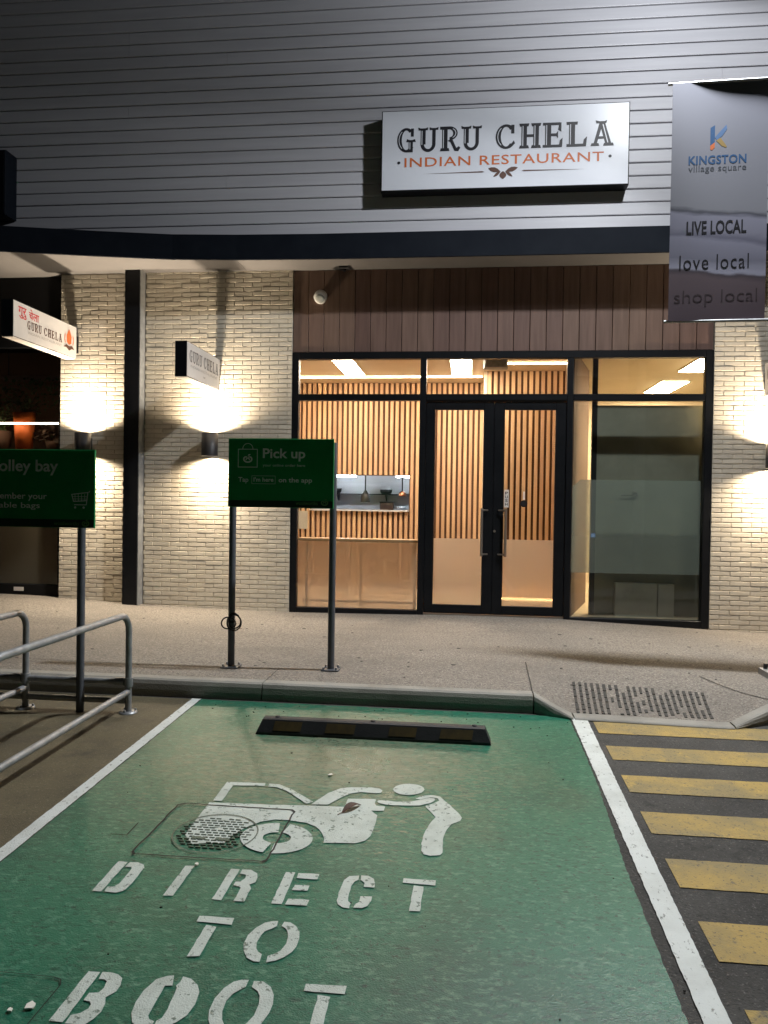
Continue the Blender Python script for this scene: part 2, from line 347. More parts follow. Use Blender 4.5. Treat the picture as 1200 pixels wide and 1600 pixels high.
# white lines
def ragged_line(x0, x1, y0, y1, n=240, j=.0018):
    a = strip_edge(x0, y0, y1, n, j); b = strip_edge(x1, y1, y0, n, j); return a+b
polys(MB(), [ragged_line(-2.178, -2.103, -3.89, -9.6)], on_road(.008)).build('bay_line', 'line_white', road)
polys(MB(), [[(interp([(-9.6,.797),(-7.2,.797),(-6.03,.800),(-3.93,.803)], y)+random.uniform(-.0018,.0018), y) for y in [-3.93-5.67*k/240 for k in range(241)]]+[(interp([(-9.6,.889),(-7.2,.889),(-6.03,.900),(-3.93,.918)], y)+random.uniform(-.0018,.0018), y) for y in [-9.6+5.67*k/240 for k in range(241)]]], on_road(.008)).build('bay_line', 'line_white', road)
for k in range(8):
    y0 = -4.02-k*.524; y1 = y0-.262
    a = [(.955+(4.4-.955)*i/90, y0+random.uniform(-.0025,.0025)) for i in range(91)]
    b = [(4.4-(4.4-.955)*i/90, y1+random.uniform(-.0025,.0025)) for i in range(91)]
    polys(MB(), [a+b], on_road(.004)).build('yellow_bar', 'line_yellow', road)
MARKS = {
 'D': [[(-1.571,-6.487),(-1.526,-6.49),(-1.526,-6.745),(-1.567,-6.745)],[(-1.515,-6.491),(-1.476,-6.486),(-1.441,-6.504),(-1.429,-6.531),(-1.424,-6.676),(-1.433,-6.727),(-1.459,-6.746),(-1.512,-6.744),(-1.519,-6.705),(-1.492,-6.701),(-1.478,-6.677),(-1.48,-6.545),(-1.491,-6.529),(-1.518,-6.533)]],
 'I': [[(-1.251,-6.486),(-1.211,-6.483),(-1.212,-6.739),(-1.255,-6.741)]],
 'R': [[(-1.037,-6.486),(-0.997,-6.485),(-0.999,-6.745),(-1.041,-6.742)],[(-0.985,-6.487),(-0.945,-6.485),(-0.911,-6.512),(-0.898,-6.546),(-0.898,-6.587),(-0.916,-6.609),(-0.902,-6.64),(-0.901,-6.745),(-0.946,-6.744),(-0.946,-6.64),(-0.957,-6.628),(-0.985,-6.625),(-0.985,-6.595),(-0.962,-6.588),(-0.949,-6.559),(-0.955,-6.532),(-0.966,-6.527),(-0.986,-6.525)]],
 'E': [[(-0.784,-6.481),(-0.742,-6.48),(-0.741,-6.742),(-0.787,-6.742)],[(-0.726,-6.484),(-0.632,-6.482),(-0.632,-6.528),(-0.725,-6.53)],[(-0.72,-6.587),(-0.656,-6.584),(-0.658,-6.625),(-0.725,-6.628)],[(-0.725,-6.698),(-0.634,-6.697),(-0.635,-6.74),(-0.727,-6.744)]],
 'C': [[(-0.456,-6.469),(-0.453,-6.507),(-0.468,-6.523),(-0.476,-6.564),(-0.476,-6.661),(-0.471,-6.685),(-0.458,-6.698),(-0.46,-6.736),(-0.487,-6.733),(-0.51,-6.715),(-0.519,-6.685),(-0.521,-6.59),(-0.516,-6.516),(-0.496,-6.481)],[(-0.444,-6.467),(-0.415,-6.468),(-0.387,-6.492),(-0.376,-6.524),(-0.375,-6.562),(-0.42,-6.564),(-0.421,-6.53),(-0.434,-6.512),(-0.444,-6.506)],[(-0.426,-6.638),(-0.375,-6.635),(-0.375,-6.667),(-0.387,-6.711),(-0.407,-6.729),(-0.441,-6.73),(-0.438,-6.703),(-0.424,-6.685)]],
 'T': [[(-0.257,-6.468),(-0.113,-6.466),(-0.113,-6.51),(-0.258,-6.506)],[(-0.207,-6.522),(-0.163,-6.527),(-0.167,-6.72),(-0.211,-6.724)]],
 'T2': [[(-1.05,-6.867),(-0.906,-6.867),(-0.901,-6.913),(-1.047,-6.908)],[(-1.0,-6.926),(-0.957,-6.935),(-0.957,-7.122),(-1.004,-7.131)]],
 'O': [[(-0.725,-6.863),(-0.721,-6.899),(-0.737,-6.918),(-0.759,-6.938),(-0.769,-6.969),(-0.771,-7.015),(-0.764,-7.051),(-0.748,-7.072),(-0.732,-7.083),(-0.728,-7.127),(-0.752,-7.127),(-0.782,-7.108),(-0.806,-7.068),(-0.817,-7.029),(-0.817,-6.971),(-0.8,-6.922),(-0.774,-6.883),(-0.747,-6.866)],[(-0.7,-6.867),(-0.674,-6.868),(-0.646,-6.889),(-0.625,-6.925),(-0.616,-6.966),(-0.616,-7.02),(-0.625,-7.056),(-0.646,-7.09),(-0.673,-7.116),(-0.705,-7.126),(-0.709,-7.09),(-0.688,-7.076),(-0.669,-7.054),(-0.658,-7.009),(-0.663,-6.96),(-0.673,-6.927),(-0.684,-6.911),(-0.703,-6.896)]],
 'B': [[(-1.319,-7.258),(-1.275,-7.257),(-1.274,-7.514),(-1.323,-7.511)],[(-1.269,-7.255),(-1.239,-7.253),(-1.206,-7.262),(-1.183,-7.279),(-1.171,-7.315),(-1.171,-7.351),(-1.195,-7.383),(-1.179,-7.412),(-1.173,-7.452),(-1.183,-7.486),(-1.2,-7.517),(-1.264,-7.519),(-1.266,-7.477),(-1.24,-7.467),(-1.224,-7.442),(-1.225,-7.421),(-1.237,-7.408),(-1.261,-7.406),(-1.26,-7.368),(-1.23,-7.362),(-1.223,-7.336),(-1.228,-7.303),(-1.239,-7.295),(-1.261,-7.293)]],
 'O2': [[(-1.007,-7.243),(-0.993,-7.296),(-1.019,-7.299),(-1.013,-7.448),(-1.003,-7.466),(-0.986,-7.472),(-0.985,-7.509),(-1.015,-7.513),(-1.051,-7.485),(-1.075,-7.443),(-1.084,-7.39),(-1.08,-7.332),(-1.061,-7.271),(-1.03,-7.248)],[(-0.973,-7.244),(-0.942,-7.252),(-0.906,-7.281),(-0.889,-7.315),(-0.881,-7.378),(-0.889,-7.433),(-0.909,-7.467),(-0.941,-7.503),(-0.976,-7.508),(-0.978,-7.47),(-0.965,-7.455),(-0.963,-7.415),(-0.973,-7.304),(-0.979,-7.294),(-0.974,-7.275)]],
 'O3': [[(-0.738,-7.233),(-0.737,-7.271),(-0.757,-7.288),(-0.774,-7.311),(-0.782,-7.348),(-0.78,-7.399),(-0.769,-7.437),(-0.746,-7.472),(-0.754,-7.505),(-0.788,-7.484),(-0.814,-7.443),(-0.825,-7.398),(-0.826,-7.339),(-0.812,-7.284),(-0.789,-7.247),(-0.763,-7.235)],[(-0.718,-7.235),(-0.688,-7.234),(-0.654,-7.26),(-0.632,-7.297),(-0.622,-7.345),(-0.623,-7.386),(-0.637,-7.44),(-0.657,-7.48),(-0.696,-7.503),(-0.7,-7.476),(-0.683,-7.439),(-0.67,-7.405),(-0.671,-7.351),(-0.68,-7.307),(-0.693,-7.287),(-0.718,-7.268)]],
 'T3': [[(-0.536,-7.226),(-0.391,-7.221),(-0.391,-7.264),(-0.535,-7.265)],[(-0.482,-7.279),(-0.439,-7.285),(-0.436,-7.44),(-0.479,-7.442)]],
 'roof': [[(-1.369,-5.515),(-1.141,-5.502),(-1.137,-5.542),(-1.318,-5.56),(-1.313,-5.778),(-1.364,-5.779)],[(-1.12,-5.504),(-1.059,-5.508),(-0.975,-5.566),(-0.816,-5.72),(-0.847,-5.752),(-0.997,-5.592),(-1.063,-5.55),(-1.113,-5.55)]],
 'boot_lid': [[(-0.82,-5.753),(-0.757,-5.592),(-0.696,-5.515),(-0.635,-5.491),(-0.525,-5.48),(-0.478,-5.49),(-0.456,-5.516),(-0.461,-5.551),(-0.488,-5.559),(-0.571,-5.551),(-0.631,-5.581),(-0.675,-5.647),(-0.729,-5.746)]],
 'body': [[(-1.374,-5.804),(-1.029,-5.788),(-0.804,-5.769),(-0.633,-5.762),(-0.633,-5.652),(-0.478,-5.637),(-0.478,-5.695),(-0.468,-5.725),(-0.419,-5.729),(-0.418,-5.783),(-0.486,-5.789),(-0.448,-5.843),(-0.445,-5.948),(-0.453,-6.083),(-0.474,-6.137),(-0.517,-6.168),(-0.672,-6.184),(-0.676,-6.139),(-0.701,-6.073),(-0.741,-6.015),(-0.802,-5.981),(-0.855,-5.972),(-0.899,-5.963),(-0.967,-5.962),(-1.034,-6.0),(-1.078,-6.052),(-1.11,-6.111),(-1.134,-6.167),(-1.147,-6.253),(-1.254,-6.268),(-1.297,-6.282),(-1.368,-6.19)]],
 'person': [[(-0.26,-5.601),(-0.225,-5.559),(-0.172,-5.54),(-0.127,-5.556),(-0.075,-5.65),(-0.013,-5.774),(-0.002,-5.811),(-0.012,-5.851),(-0.057,-5.895),(-0.08,-5.962),(-0.093,-6.043),(-0.093,-6.209),(-0.102,-6.234),(-0.147,-6.247),(-0.182,-6.233),(-0.192,-6.198),(-0.196,-6.125),(-0.19,-6.021),(-0.171,-5.919),(-0.14,-5.82),(-0.203,-5.695),(-0.158,-5.651),(-0.129,-5.608),(-0.139,-5.58),(-0.18,-5.568),(-0.231,-5.607)],[(-0.463,-5.65),(-0.424,-5.649),(-0.361,-5.658),(-0.291,-5.648),(-0.223,-5.606),(-0.188,-5.58),(-0.157,-5.586),(-0.151,-5.611),(-0.176,-5.653),(-0.235,-5.689),(-0.339,-5.703),(-0.418,-5.703),(-0.459,-5.688),(-0.468,-5.668)],[(-0.22,-5.467),(-0.223,-5.493),(-0.234,-5.516),(-0.252,-5.536),(-0.275,-5.551),(-0.302,-5.558),(-0.329,-5.558),(-0.354,-5.55),(-0.375,-5.536),(-0.389,-5.516),(-0.396,-5.492),(-0.394,-5.467),(-0.384,-5.442),(-0.366,-5.422),(-0.342,-5.406),(-0.314,-5.399),(-0.286,-5.399),(-0.26,-5.407),(-0.239,-5.422),(-0.225,-5.443)]],
 'wheel': [[(-0.878,-6.01),(-0.843,-6.021),(-0.811,-6.038),(-0.783,-6.06),(-0.76,-6.085),(-0.743,-6.114),(-0.733,-6.145),(-0.73,-6.175),(-0.733,-6.206),(-0.743,-6.234),(-0.759,-6.26),(-0.78,-6.282),(-0.806,-6.3),(-0.835,-6.313),(-0.867,-6.32),(-0.9,-6.323),(-0.905,-6.223),(-0.883,-6.22),(-0.864,-6.212),(-0.849,-6.198),(-0.84,-6.182),(-0.838,-6.163),(-0.843,-6.144),(-0.856,-6.127),(-0.873,-6.115),(-0.895,-6.107)],[(-0.936,-6.319),(-0.969,-6.31),(-0.999,-6.296),(-1.026,-6.278),(-1.05,-6.255),(-1.069,-6.229),(-1.082,-6.201),(-1.089,-6.171),(-1.09,-6.14),(-1.084,-6.111),(-1.071,-6.083),(-1.052,-6.057),(-1.028,-6.036),(-0.998,-6.02),(-0.966,-6.01),(-0.931,-6.005),(-0.915,-6.106),(-0.937,-6.11),(-0.955,-6.119),(-0.969,-6.134),(-0.977,-6.151),(-0.977,-6.17),(-0.971,-6.188),(-0.958,-6.203),(-0.94,-6.215),(-0.919,-6.222)]],
}

def densify(p, n=4, j=.0016):
    out = []
    for i in range(len(p)):
        a = p[i]; b = p[(i+1) % len(p)]; m = max(1, int(math.hypot(b[0]-a[0], b[1]-a[1])/.03))
        for k in range(m): t = k/m; out.append((a[0]+(b[0]-a[0])*t+random.uniform(-j,j), a[1]+(b[1]-a[1])*t+random.uniform(-j,j)))
    return out
for key, pl in MARKS.items():
    name = {'roof':'car_symbol_roof','boot_lid':'car_symbol_boot_lid','body':'car_symbol_body','person':'person_symbol','wheel':'car_symbol_wheel'}.get(key, 'stencilled_letter')
    polys(MB(), [densify(p) for p in pl], on_road(.008 if key not in ('wheel',) else .009)).build(name, 'stencil_white', road)
# service pit lid in the bay: dark frame joint, iron grid cover
def poly_ring(pts, wd):
    n = len(pts); cx = sum(p[0] for p in pts)/n; cy = sum(p[1] for p in pts)/n; out = []
    ins = [(cx+(p[0]-cx)*(1-wd/.3), cy+(p[1]-cy)*(1-wd/.3)) for p in pts]
    return [[pts[i], pts[(i+1) % n], ins[(i+1) % n], ins[i]] for i in range(n)]
pit = [(-1.535,-5.86),(-1.50,-5.833),(-.90,-5.838),(-.884,-5.86),(-.893,-6.395),(-.91,-6.41),(-1.53,-6.42),(-1.55,-6.40)]
jp = []
for i in range(8):
    a, b = pit[i], pit[(i+1) % 8]; m = max(1, int(math.hypot(b[0]-a[0], b[1]-a[1])/.035))
    for k in range(m):
        t = k/m; jp.append((a[0]+(b[0]-a[0])*t+random.uniform(-.003,.003), a[1]+(b[1]-a[1])*t+random.uniform(-.003,.003)))
mb = MB(); polys(mb, poly_ring(jp, .0085), on_road(.0105), 0); mb.build('pit_joint', 'debris_dark', road)
lid = MB(); polys(lid, poly_ring([(-1.42+.0,-7.305),(-1.39,-7.315),(-1.375,-7.34),(-1.379,-7.62),(-1.75,-7.64),(-1.75,-7.30)], .008), on_road(.0105), 0); lid.build('pit_joint', 'debris_dark', road)
sl = MB(); polys(sl, [[(-1.73,-6.235),(-1.645,-6.235),(-1.645,-6.241),(-1.73,-6.241)],[(-1.649,-6.235),(-1.643,-6.235),(-1.645,-6.10),(-1.651,-6.10)]], on_road(.0105)); sl.build('lid_joint', 'debris_dark', road)
cvx, cvy, cr = -1.222, -6.155, .212
mb = MB(); polys(mb, [band(cvx, cvy, cr, cr, cr-.007, cr-.007, 0, 360, 48)], on_road(.0115), 0)
for i in range(-7, 8):
    for j in range(-12, 13):
        yy = cvy+i*.026; xx = cvx+j*.034+(.017 if i % 2 else 0)
        if math.hypot(xx-cvx, yy-cvy) < cr-.03 and random.random() < .93:
            mb.prism(rc(xx-.0125, yy-.0035, xx+.0125, yy+.0035), on_road(0), .006, .0115)
mb.prism(rc(cvx-.10, cvy-.075, cvx-.03, cvy-.055), on_road(0), .006, .0122); mb.prism(rc(cvx+.02, cvy-.075, cvx+.09, cvy-.055), on_road(0), .006, .0122)
mb.build('manhole_cover', 'cover_iron', road)

# footpath
HF = [(-14,.08),(-6.3,.028),(-5.5,.008),(-3.6,-.067),(-2.3,-.09),(0,-.066),(1.26,-.076),(3,-.147),(3.7,-.172),(10,-.36)]
FY = [(-14,-3.80),(-1.64,-3.85),(.53,-3.87),(.80,-4.0),(1.95,-4.06),(2.35,-3.84),(9,-4.0)]
DROP = [(.53,0),(.80,.122),(1.95,.128),(2.35,.005),(2.6,0)]
def kt(x): return -.095-interp(DROP, x)
def sm(t): t = max(0., min(1., t)); return t*t*(3-2*t)
def fz(x, y):
    t = max(0., min(1., -y/3.8))
    tt = t
    base = interp(HF, x)*(1-tt)+(-.095-(0.0 if x < 2 else .0))*tt
    return base-interp(DROP, x)*sm((-2.85-y)/1.05)
xs = sorted(set([-14+.25*k for k in range(97)]+[.53,.6,.7,.8,1.95,2.05,2.15,2.35]))
NY = 26; vs = []; fs = []
for x in xs:
    yf = interp(FY, x)+.128
    for j in range(NY+1):
        y = .30+(yf-.30)*j/NY; vs.append((x, y, fz(x, y) if j < NY else kt(x)-.002))
for i in range(len(xs)-1):
    for j in range(NY): fs.append((i*(NY+1)+j, i*(NY+1)+j+1, (i+1)*(NY+1)+j+1, (i+1)*(NY+1)+j))
mb = MB(); mb.add(vs, fs); footpath = struct(mb.build('footpath', 'aggregate'))
footpath['label'] = 'exposed aggregate footpath in front of the shop'
def on_path(lift): return lambda x, y, d: (x, y, fz(x, y)+lift+d)
def path_strip(mb, a, b, wd, lift=.003, n=14):
    d = Vector((b[0]-a[0], b[1]-a[1])); nn = Vector((-d.y, d.x)).normalized()*wd/2
    L = []; Rr = []
    for k in range(n+1):
        p = (a[0]+d.x*k/n, a[1]+d.y*k/n); j = random.uniform(-.002,.002); L.append((p[0]+nn.x+j, p[1]+nn.y+j)); Rr.append((p[0]-nn.x+j, p[1]-nn.y+j))
    for k in range(n): mb.add([on_path(lift)(*q, 0) for q in (L[k], L[k+1], Rr[k+1], Rr[k])], [(0,1,2,3)])
for a, b, wd in (((.555,-2.67),(.53,-3.74),.010), ((2.02,-2.95),(2.36,-3.72),.010), ((-6,-3.30),(-2.1,-3.335),.007), ((-2.0,-3.335),(-1.22,-3.30),.007), ((-1.61,-3.72),(-1.61,-3.30),.007)):
    mb = MB(); path_strip(mb, a, b, wd); mb.build('control_joint', 'debris_dark', footpath)
# outline of the banner's shadow above the ramp; no mesh is built
st = [(.75,-2.60),(.95,-2.54),(1.3,-2.56),(1.7,-2.62),(2.0,-2.70),(2.25,-2.86),(2.45,-2.98),(2.2,-3.0),(1.9,-2.95),(1.6,-2.90),(1.3,-2.80),(1.0,-2.72)]
mb = MB(); cx_ = sum(p[0] for p in st)/len(st); cy_ = sum(p[1] for p in st)/len(st)
# ramp paving panel and tactile bars
rp = [(.60,-3.78),(.60,-2.80),(2.02,-2.95),(2.30,-3.66),(1.93,-3.9),(.82,-3.86)]
cols = 22
for i in range(cols):
    xa = .915+(1.935-.915)*i/(cols-1); ya = -3.235-.10*i/(cols-1); xb = .868+(1.855-.868)*i/(cols-1); yb = -3.87+.01*i/(cols-1)
    mb = MB(); t = 0.0
    wear = .06 if (i < 6 or i > 15) else .24
    while t < 1:
        L = random.uniform(.09, .22); e = min(1, t+L)
        if random.random() > wear:
            x0, y0, x1, y1 = xa+(xb-xa)*t, ya+(yb-ya)*t, xa+(xb-xa)*e, ya+(yb-ya)*e
            h = .0115+random.uniform(-.001,.001)
            q = [(x0-h,y0),(x0+h,y0+.004),(x1+h+random.uniform(-.003,.003),y1),(x1-h,y1+random.uniform(-.005,.005))]
            mb.prism(q, on_path(0), .0, .006)
        t = e+.025
    if mb.v: mb.build('tactile_bar', 'tactile', footpath)
gum = MB()
for k in range(70):
    x = random.uniform(-5,4.5); y = random.uniform(-3.5,-.3); r_ = random.uniform(.008,.022)
    gum.prism([(x+r_*random.uniform(.7,1.1)*math.cos(a), y+r_*random.uniform(.7,1.1)*math.sin(a)) for a in [k2*.7 for k2 in range(9)]], on_path(0), -.002, .0025)
g_ = gum.build('gum_spots', 'tactile', footpath); g_['kind'] = 'stuff'
# kerb
kerb = struct(bpy.data.objects.new('kerb', None)); C.objects.link(kerb); kerb['label'] = 'grey concrete kerb dropping to a ramp'
brk = [-14,-10.6,-7.3,-4.7,-1.615,.53,.82,1.96,2.36,5.4,9]
for a, b in zip(brk, brk[1:]):
    g = .005; n = max(2, int((b-a)/.12)); mb = MB(); vs = []; fs = []; m = 7
    for k in range(n+1):
        x = a+g+(b-a-2*g)*k/n; yf = interp(FY, x); z = kt(x); low = rz(yf)-.05; hh = max(.012, z-rz(yf))
        wob = random.uniform(-.0015,.0015)
        vs += [(x,yf+.13,low),(x,yf+.13,z),(x,yf+.035,z+wob),(x,yf+.012,z-.08*hh),(x,yf+.001,z-.28*hh),(x,yf-.006,z-.6*hh),(x,yf-.012,low)]
    for k in range(n):
        for j in range(m-1): fs.append((k*m+j, k*m+j+1, (k+1)*m+j+1, (k+1)*m+j))
    fs += [tuple(range(m-1,-1,-1)), tuple(n*m+j for j in range(m))]
    mb.add(vs, fs); mb.build('kerb_stone', 'kerb_concrete', kerb)

# ------------------------------------------------------------------ brick piers
def brick_pier(x0, x1, z0, z1, label, phase, ret=None):
    t = thing('brick_pier', label, 'wall', ((x0+x1)/2, .1, interp(HF, (x0+x1)/2)))
    core = MB().box(x0+.004, x1-.004, .0015, .24, z0-.1, z1); core.build('mortar_core', 'mortar', t)
    P, H, L = .24, .06, .23
    full = MB().bevbox(-.115,.115,-.006,.03,-.0248,.0248,.003); half = MB().bevbox(-.055,.055,-.006,.03,-.0248,.0248,.003)
    def mesh(mb):
        me = bpy.data.meshes.new('brick'); me.from_pydata(mb.v, [], mb.f); me.materials.append(MATS['brick']); return me
    fm, hm = mesh(full), mesh(half); todo = []
    nrow = int((z1-z0)/H)+1
    for r in range(nrow):
        z = z0+H*(r+.5)
        if z+.025 > z1: break
        x = x0+.003-((.12+phase) % .24 if r % 2 else phase % .24)
        while x < x1:
            a, b = max(x, x0+.003), min(x+L, x1-.003)
            if b-a > .02: todo.append((a, b, z))
            x += P
    ctr = ((x0+x1)/2, 1.9)
    todo.sort(key=lambda q: abs((q[0]+q[1])/2-ctr[0])*.4+abs(q[2]-ctr[1]))
    rest = MB()
    for k, (a, b, z) in enumerate(todo):
        dy = random.uniform(-.0018,.0018); wd = b-a
        if k < 300:
            if abs(wd-.23) < .002: me = fm
            elif abs(wd-.11) < .002: me = hm
            else: me = mesh(MB().bevbox(-wd/2, wd/2, -.006, .03, -.0248, .0248, .003))
            link('brick', me, t, ((a+b)/2, dy, z+random.uniform(-.0008,.0008)))
        else: rest.bevbox(a, b, -.006+dy, .03, z-.0248, z+.0248, .003)
    if rest.v: rest.build('outer_bricks', 'brick', t)['kind'] = 'stuff'
    return t
brick_pier(-5.487, -4.52, -.02, 4.40, 'cream brick pier left of the black steel column', .06)
brick_pier(-4.30, -2.302, -.10, 4.40, 'wide cream brick pier between the steel column and the shopfront', .10)
brick_pier(2.985, 5.2, -.20, 4.40, 'cream brick pier right of the shopfront behind the banner', .0)

col = thing('steel_column', 'tall black steel column standing between the two left brick piers', 'column', (-4.41, -.08, -.06))
MB().box(-4.517,-4.505,-.155,.01,-.1,4.375).build('flange', 'column_paint', col)
MB().box(-4.315,-4.303,-.155,.01,-.1,4.375).build('flange', 'galvanised', col)  # paler metal paints in the lamplight on this side of the black column
MB().box(-4.505,-4.315,-.150,.01,-.1,4.375).build('web', 'column_paint', col)

# ------------------------------------------------------------------ upper facade
wb = thing('weatherboard_wall', 'pale grey horizontal weatherboard wall above the awning', 'wall', (-1.5, -.3, 4.4))
MB().box(-10, 6.5, -.338, -.2, 4.38, 9.2).build('backing', 'dark_gap', wb)
k = 0; z = 4.535
while z < 9.1:
    mb = MB(); x0, x1 = -10, 6.5; hb = .1475
    prof = [(-.338, z), (-.366, z+.004), (-.368, z+.012), (-.360, z+hb-.006), (-.356, z+hb), (-.338, z+hb)]
    cut = random.choice((-6.2,-4.4,-3.1,2.9,4.6))
    for xa, xb in ((x0, cut-.0015), (cut+.0015, x1)):
        dy = random.uniform(-.0015,.0015); mb = MB(); mb.prism([(p[0]+dy, p[1]) for p in prof], lambda u, v, d: (d, u, v), xa, xb); mb.build('weatherboard', 'weatherboard', wb)
    z += .155
aw = thing('awning', 'dark navy steel awning fascia with pale soffit over the shop', 'awning', (-1.5, -.5, 4.35))
plan = [(6.5,-.5),(-1.9,-.5),(-2.9,-.535),(-3.7,-.60),(-4.6,-.78),(-5.8,-1.06),(-10,-2.0)]
def extr(plan_f, yb, z0, z1, mb):
    n = len(plan_f); vs = []
    for x, y in plan_f: vs += [(x,y,z0),(x,y,z1),(x,yb,z1),(x,yb,z0)]
    fs = []
    for i in range(n-1):
        for j in range(4): fs.append((i*4+j, (i+1)*4+j, (i+1)*4+(j+1) % 4, i*4+(j+1) % 4))
    fs += [(0,1,2,3), tuple((n-1)*4+j for j in (3,2,1,0))]; mb.add(vs, fs); return mb
extr(plan, -.33, 4.385, 4.66, MB()).build('fascia', 'navy_steel', aw)
mb = MB()
for (a, b) in zip(plan, plan[1:]):
    mb.add([(a[0],a[1]-.004,4.352),(b[0],b[1]-.004,4.352),(b[0],b[1]-.004,4.384),(a[0],a[1]-.004,4.384),(a[0],a[1]+.03,4.352),(b[0],b[1]+.03,4.352)], [(0,1,2,3),(0,4,5,1)])
mb.build('drip_edge', 'navy_steel', aw)
for a, b in ((6.5,-2.92),(-2.925,-10)):
    pl = [(x, y+.03) for x, y in plan if b <= x <= a]
    def yat(x): return interp(sorted([(p[0], p[1]) for p in plan]), x)+.03
    if a == 6.5: pl.append((b, yat(b)))
    else: pl.insert(0, (a, yat(a)))
    extr(pl, .35, 4.368, 4.383, MB()).build('soffit_panel', 'soffit', aw)

# timber boards over the shopfront
tb = thing('timber_panelling', 'dark brown vertical timber boards above the glazed shopfront', 'panelling', (.34, .05, 3.3))
MB().box(-2.298, 2.982, .045, .07, 3.30, 4.366).build('backing', 'dark_gap', tb)
x = -2.296; i = 0
while x < 2.97:
    b = min(x+.1965, 2.981); MB().bevbox(x, b, .012+random.uniform(0,.003), .045, 3.305, 4.365, .004).build('plank', 'dark_timber', tb); x += .203

# ------------------------------------------------------------------ shopfront glazing
sf = thing('shopfront_frame', 'black aluminium shopfront frame around the restaurant windows', 'shopfront', (.34, .05, -.08))
def bar(name, x0, x1, z0, z1, y0=0.0, y1=.10, mat='black_frame', par=sf): return MB().bevbox(x0, x1, y0, y1, z0, z1, .005).build(name, mat, par)
bar('jamb', -2.302, -2.214, -.22, 3.302); bar('jamb', 2.892, 2.984, -.30, 3.302)
bar('mullion', -.628, -.548, -.2, 3.214); bar('mullion', 1.222, 1.300, -.2, 3.214)
bar('head', -2.214, 2.892, 3.214, 3.302)
for a, b in ((-2.214,-.628),(-.548,1.222),(1.300,2.892)): bar('transom', a, b, 2.680, 2.762)
bar('sill', -2.214, -.628, -.22, -.020); bar('sill', 1.300, 2.892, -.3, -.048)
bar('door_head', -.548, 1.222, 2.664, 2.680, .01, .09)
MB().box(-.548, 1.222, .02, .12, -.2, -.052).build('threshold', 'handle_steel', sf)
def pane(x0, x1, z0, z1, par, mat='clear_glass', y=.05, name='glass_pane'): return MB().box(x0, x1, y, y+.008, z0, z1).build(name, mat, par)
pane(-2.212, -.630, 2.764, 3.212, sf); pane(-.546, 1.220, 2.764, 3.212, sf); pane(1.302, 2.890, 2.764, 3.212, sf)
pane(-2.212, -.630, -.018, 2.678, sf); pane(1.302, 2.890, -.046, 2.678, sf, 'dark_glass')
MB().box(-2.205, -.637, .0595, .0610, -.012, .845).build('frost_film', 'frost_film', sf)
MB().prism([(1.312,.515),(2.875,.520),(2.875,1.690),(1.415,1.690),(1.312,1.60)], lambda u, v, d: (u, d, v), .0595, .0610).build('frost_film', 'frost_band', sf)
def door(x0, x1, gx0, gx1, side, label):
    t = thing('glass_door', label, 'door', ((x0+x1)/2, .06, -.05), 'double entrance doors')
    f = lambda n, a, b, c, d: MB().bevbox(a, b, .025, .075, c, d, .004).build(n, 'black_frame', t)
    f('stile', x0, gx0, -.045, 2.660); f('stile', gx1, x1, -.045, 2.660); f('top_rail', gx0, gx1, 2.563, 2.660); f('bottom_rail', gx0, gx1, -.045, .066)
    pane(gx0, gx1, .066, 2.563, t, y=.046)
    MB().box(gx0+.003, gx1-.003, .0555, .0570, .068, .915).build('frost_film', 'frost_film', t)
    hx = gx1-.008 if side < 0 else gx0+.028; bx = hx+(.075 if side < 0 else -.085)
    mb = MB(); mb.tube([(hx,-.055,.70),(hx,-.055,1.31)], .017, 12)
    mb.tube([(hx,-.055,1.285),(hx,-.040,1.285),(bx,-.010,1.285),(bx,.03,1.285)], .010, 8); mb.tube([(hx,-.055,.725),(hx,-.040,.725),(bx,-.010,.725),(bx,.03,.725)], .010, 8)
    mb.build('pull_handle', 'handle_steel', t)
    return t
dl = door(-.546, .3215, -.430, .188, -1, 'left leaf of the black framed glass entrance doors')
dr = door(.3235, 1.220, .452, 1.090, 1, 'right leaf of the black framed glass entrance doors with push sticker')
MB().bevbox(.305,.340,.076,.088,-.04,2.655,.003).build('meeting_strip', 'black_frame', dr)
st_ = MB().box(.462, .520, .0425, .0445, 1.325, 1.550).build('push_sticker', 'white_plastic', dr)
mb = MB()
for k, ch in enumerate('PUSH'): fit_text(mb, ch, (.474, 1.488-k*.047, .508, 1.524-k*.047), lambda u, v, d: (u, .0415, v), .02)
mb.build('push_lettering', 'ink_black', st_)
MB().tube([(.345,.030,1.02),(.345,.012,1.02)], .016, 12).build('lock_cylinder', 'handle_steel', dr)
MB().tube([(.71,.040,1.375),(.71,.030,1.375)], .045, 20).build('door_sensor', 'lamp_black', dr)
MB().box(.700,.722,.0405,.0445,1.425,1.53).build('small_sticker', 'white_plastic', dr)

# ------------------------------------------------------------------ dining room shell
CZ = 3.34
struct(MB().box(-2.95, 4.3, .101, 5.0, -.14, -.06).build('room_floor', 'room_floor'))
struct(MB().box(-2.95, 1.62, .072, 5.0, CZ, CZ+.05).build('room_ceiling', 'ceiling_paint'))
struct(MB().box(1.62, 4.3, .072, 5.0, CZ, CZ+.05).build('back_room_ceiling', 'ceiling_paint'))
struct(MB().box(-3.0, -2.95, .24, 5.0, -.14, CZ).build('room_side_wall', 'warm_plaster'))
struct(MB().box(4.3, 4.35, .1, 5.0, -.14, CZ+.05).build('back_room_side_wall', 'dark_wall'))
struct(MB().box(1.62, 4.3, 4.6, 4.65, -.14, CZ).build('back_room_rear_wall', 'warm_plaster'))
struct(MB().box(1.669, 4.3, .46, .52, -.06, 2.675).build('dark_partition', 'dark_wall'))
struct(MB().box(.225, .265, 1.70, 2.86, -.06, CZ).build('return_wall', 'warm_plaster'))
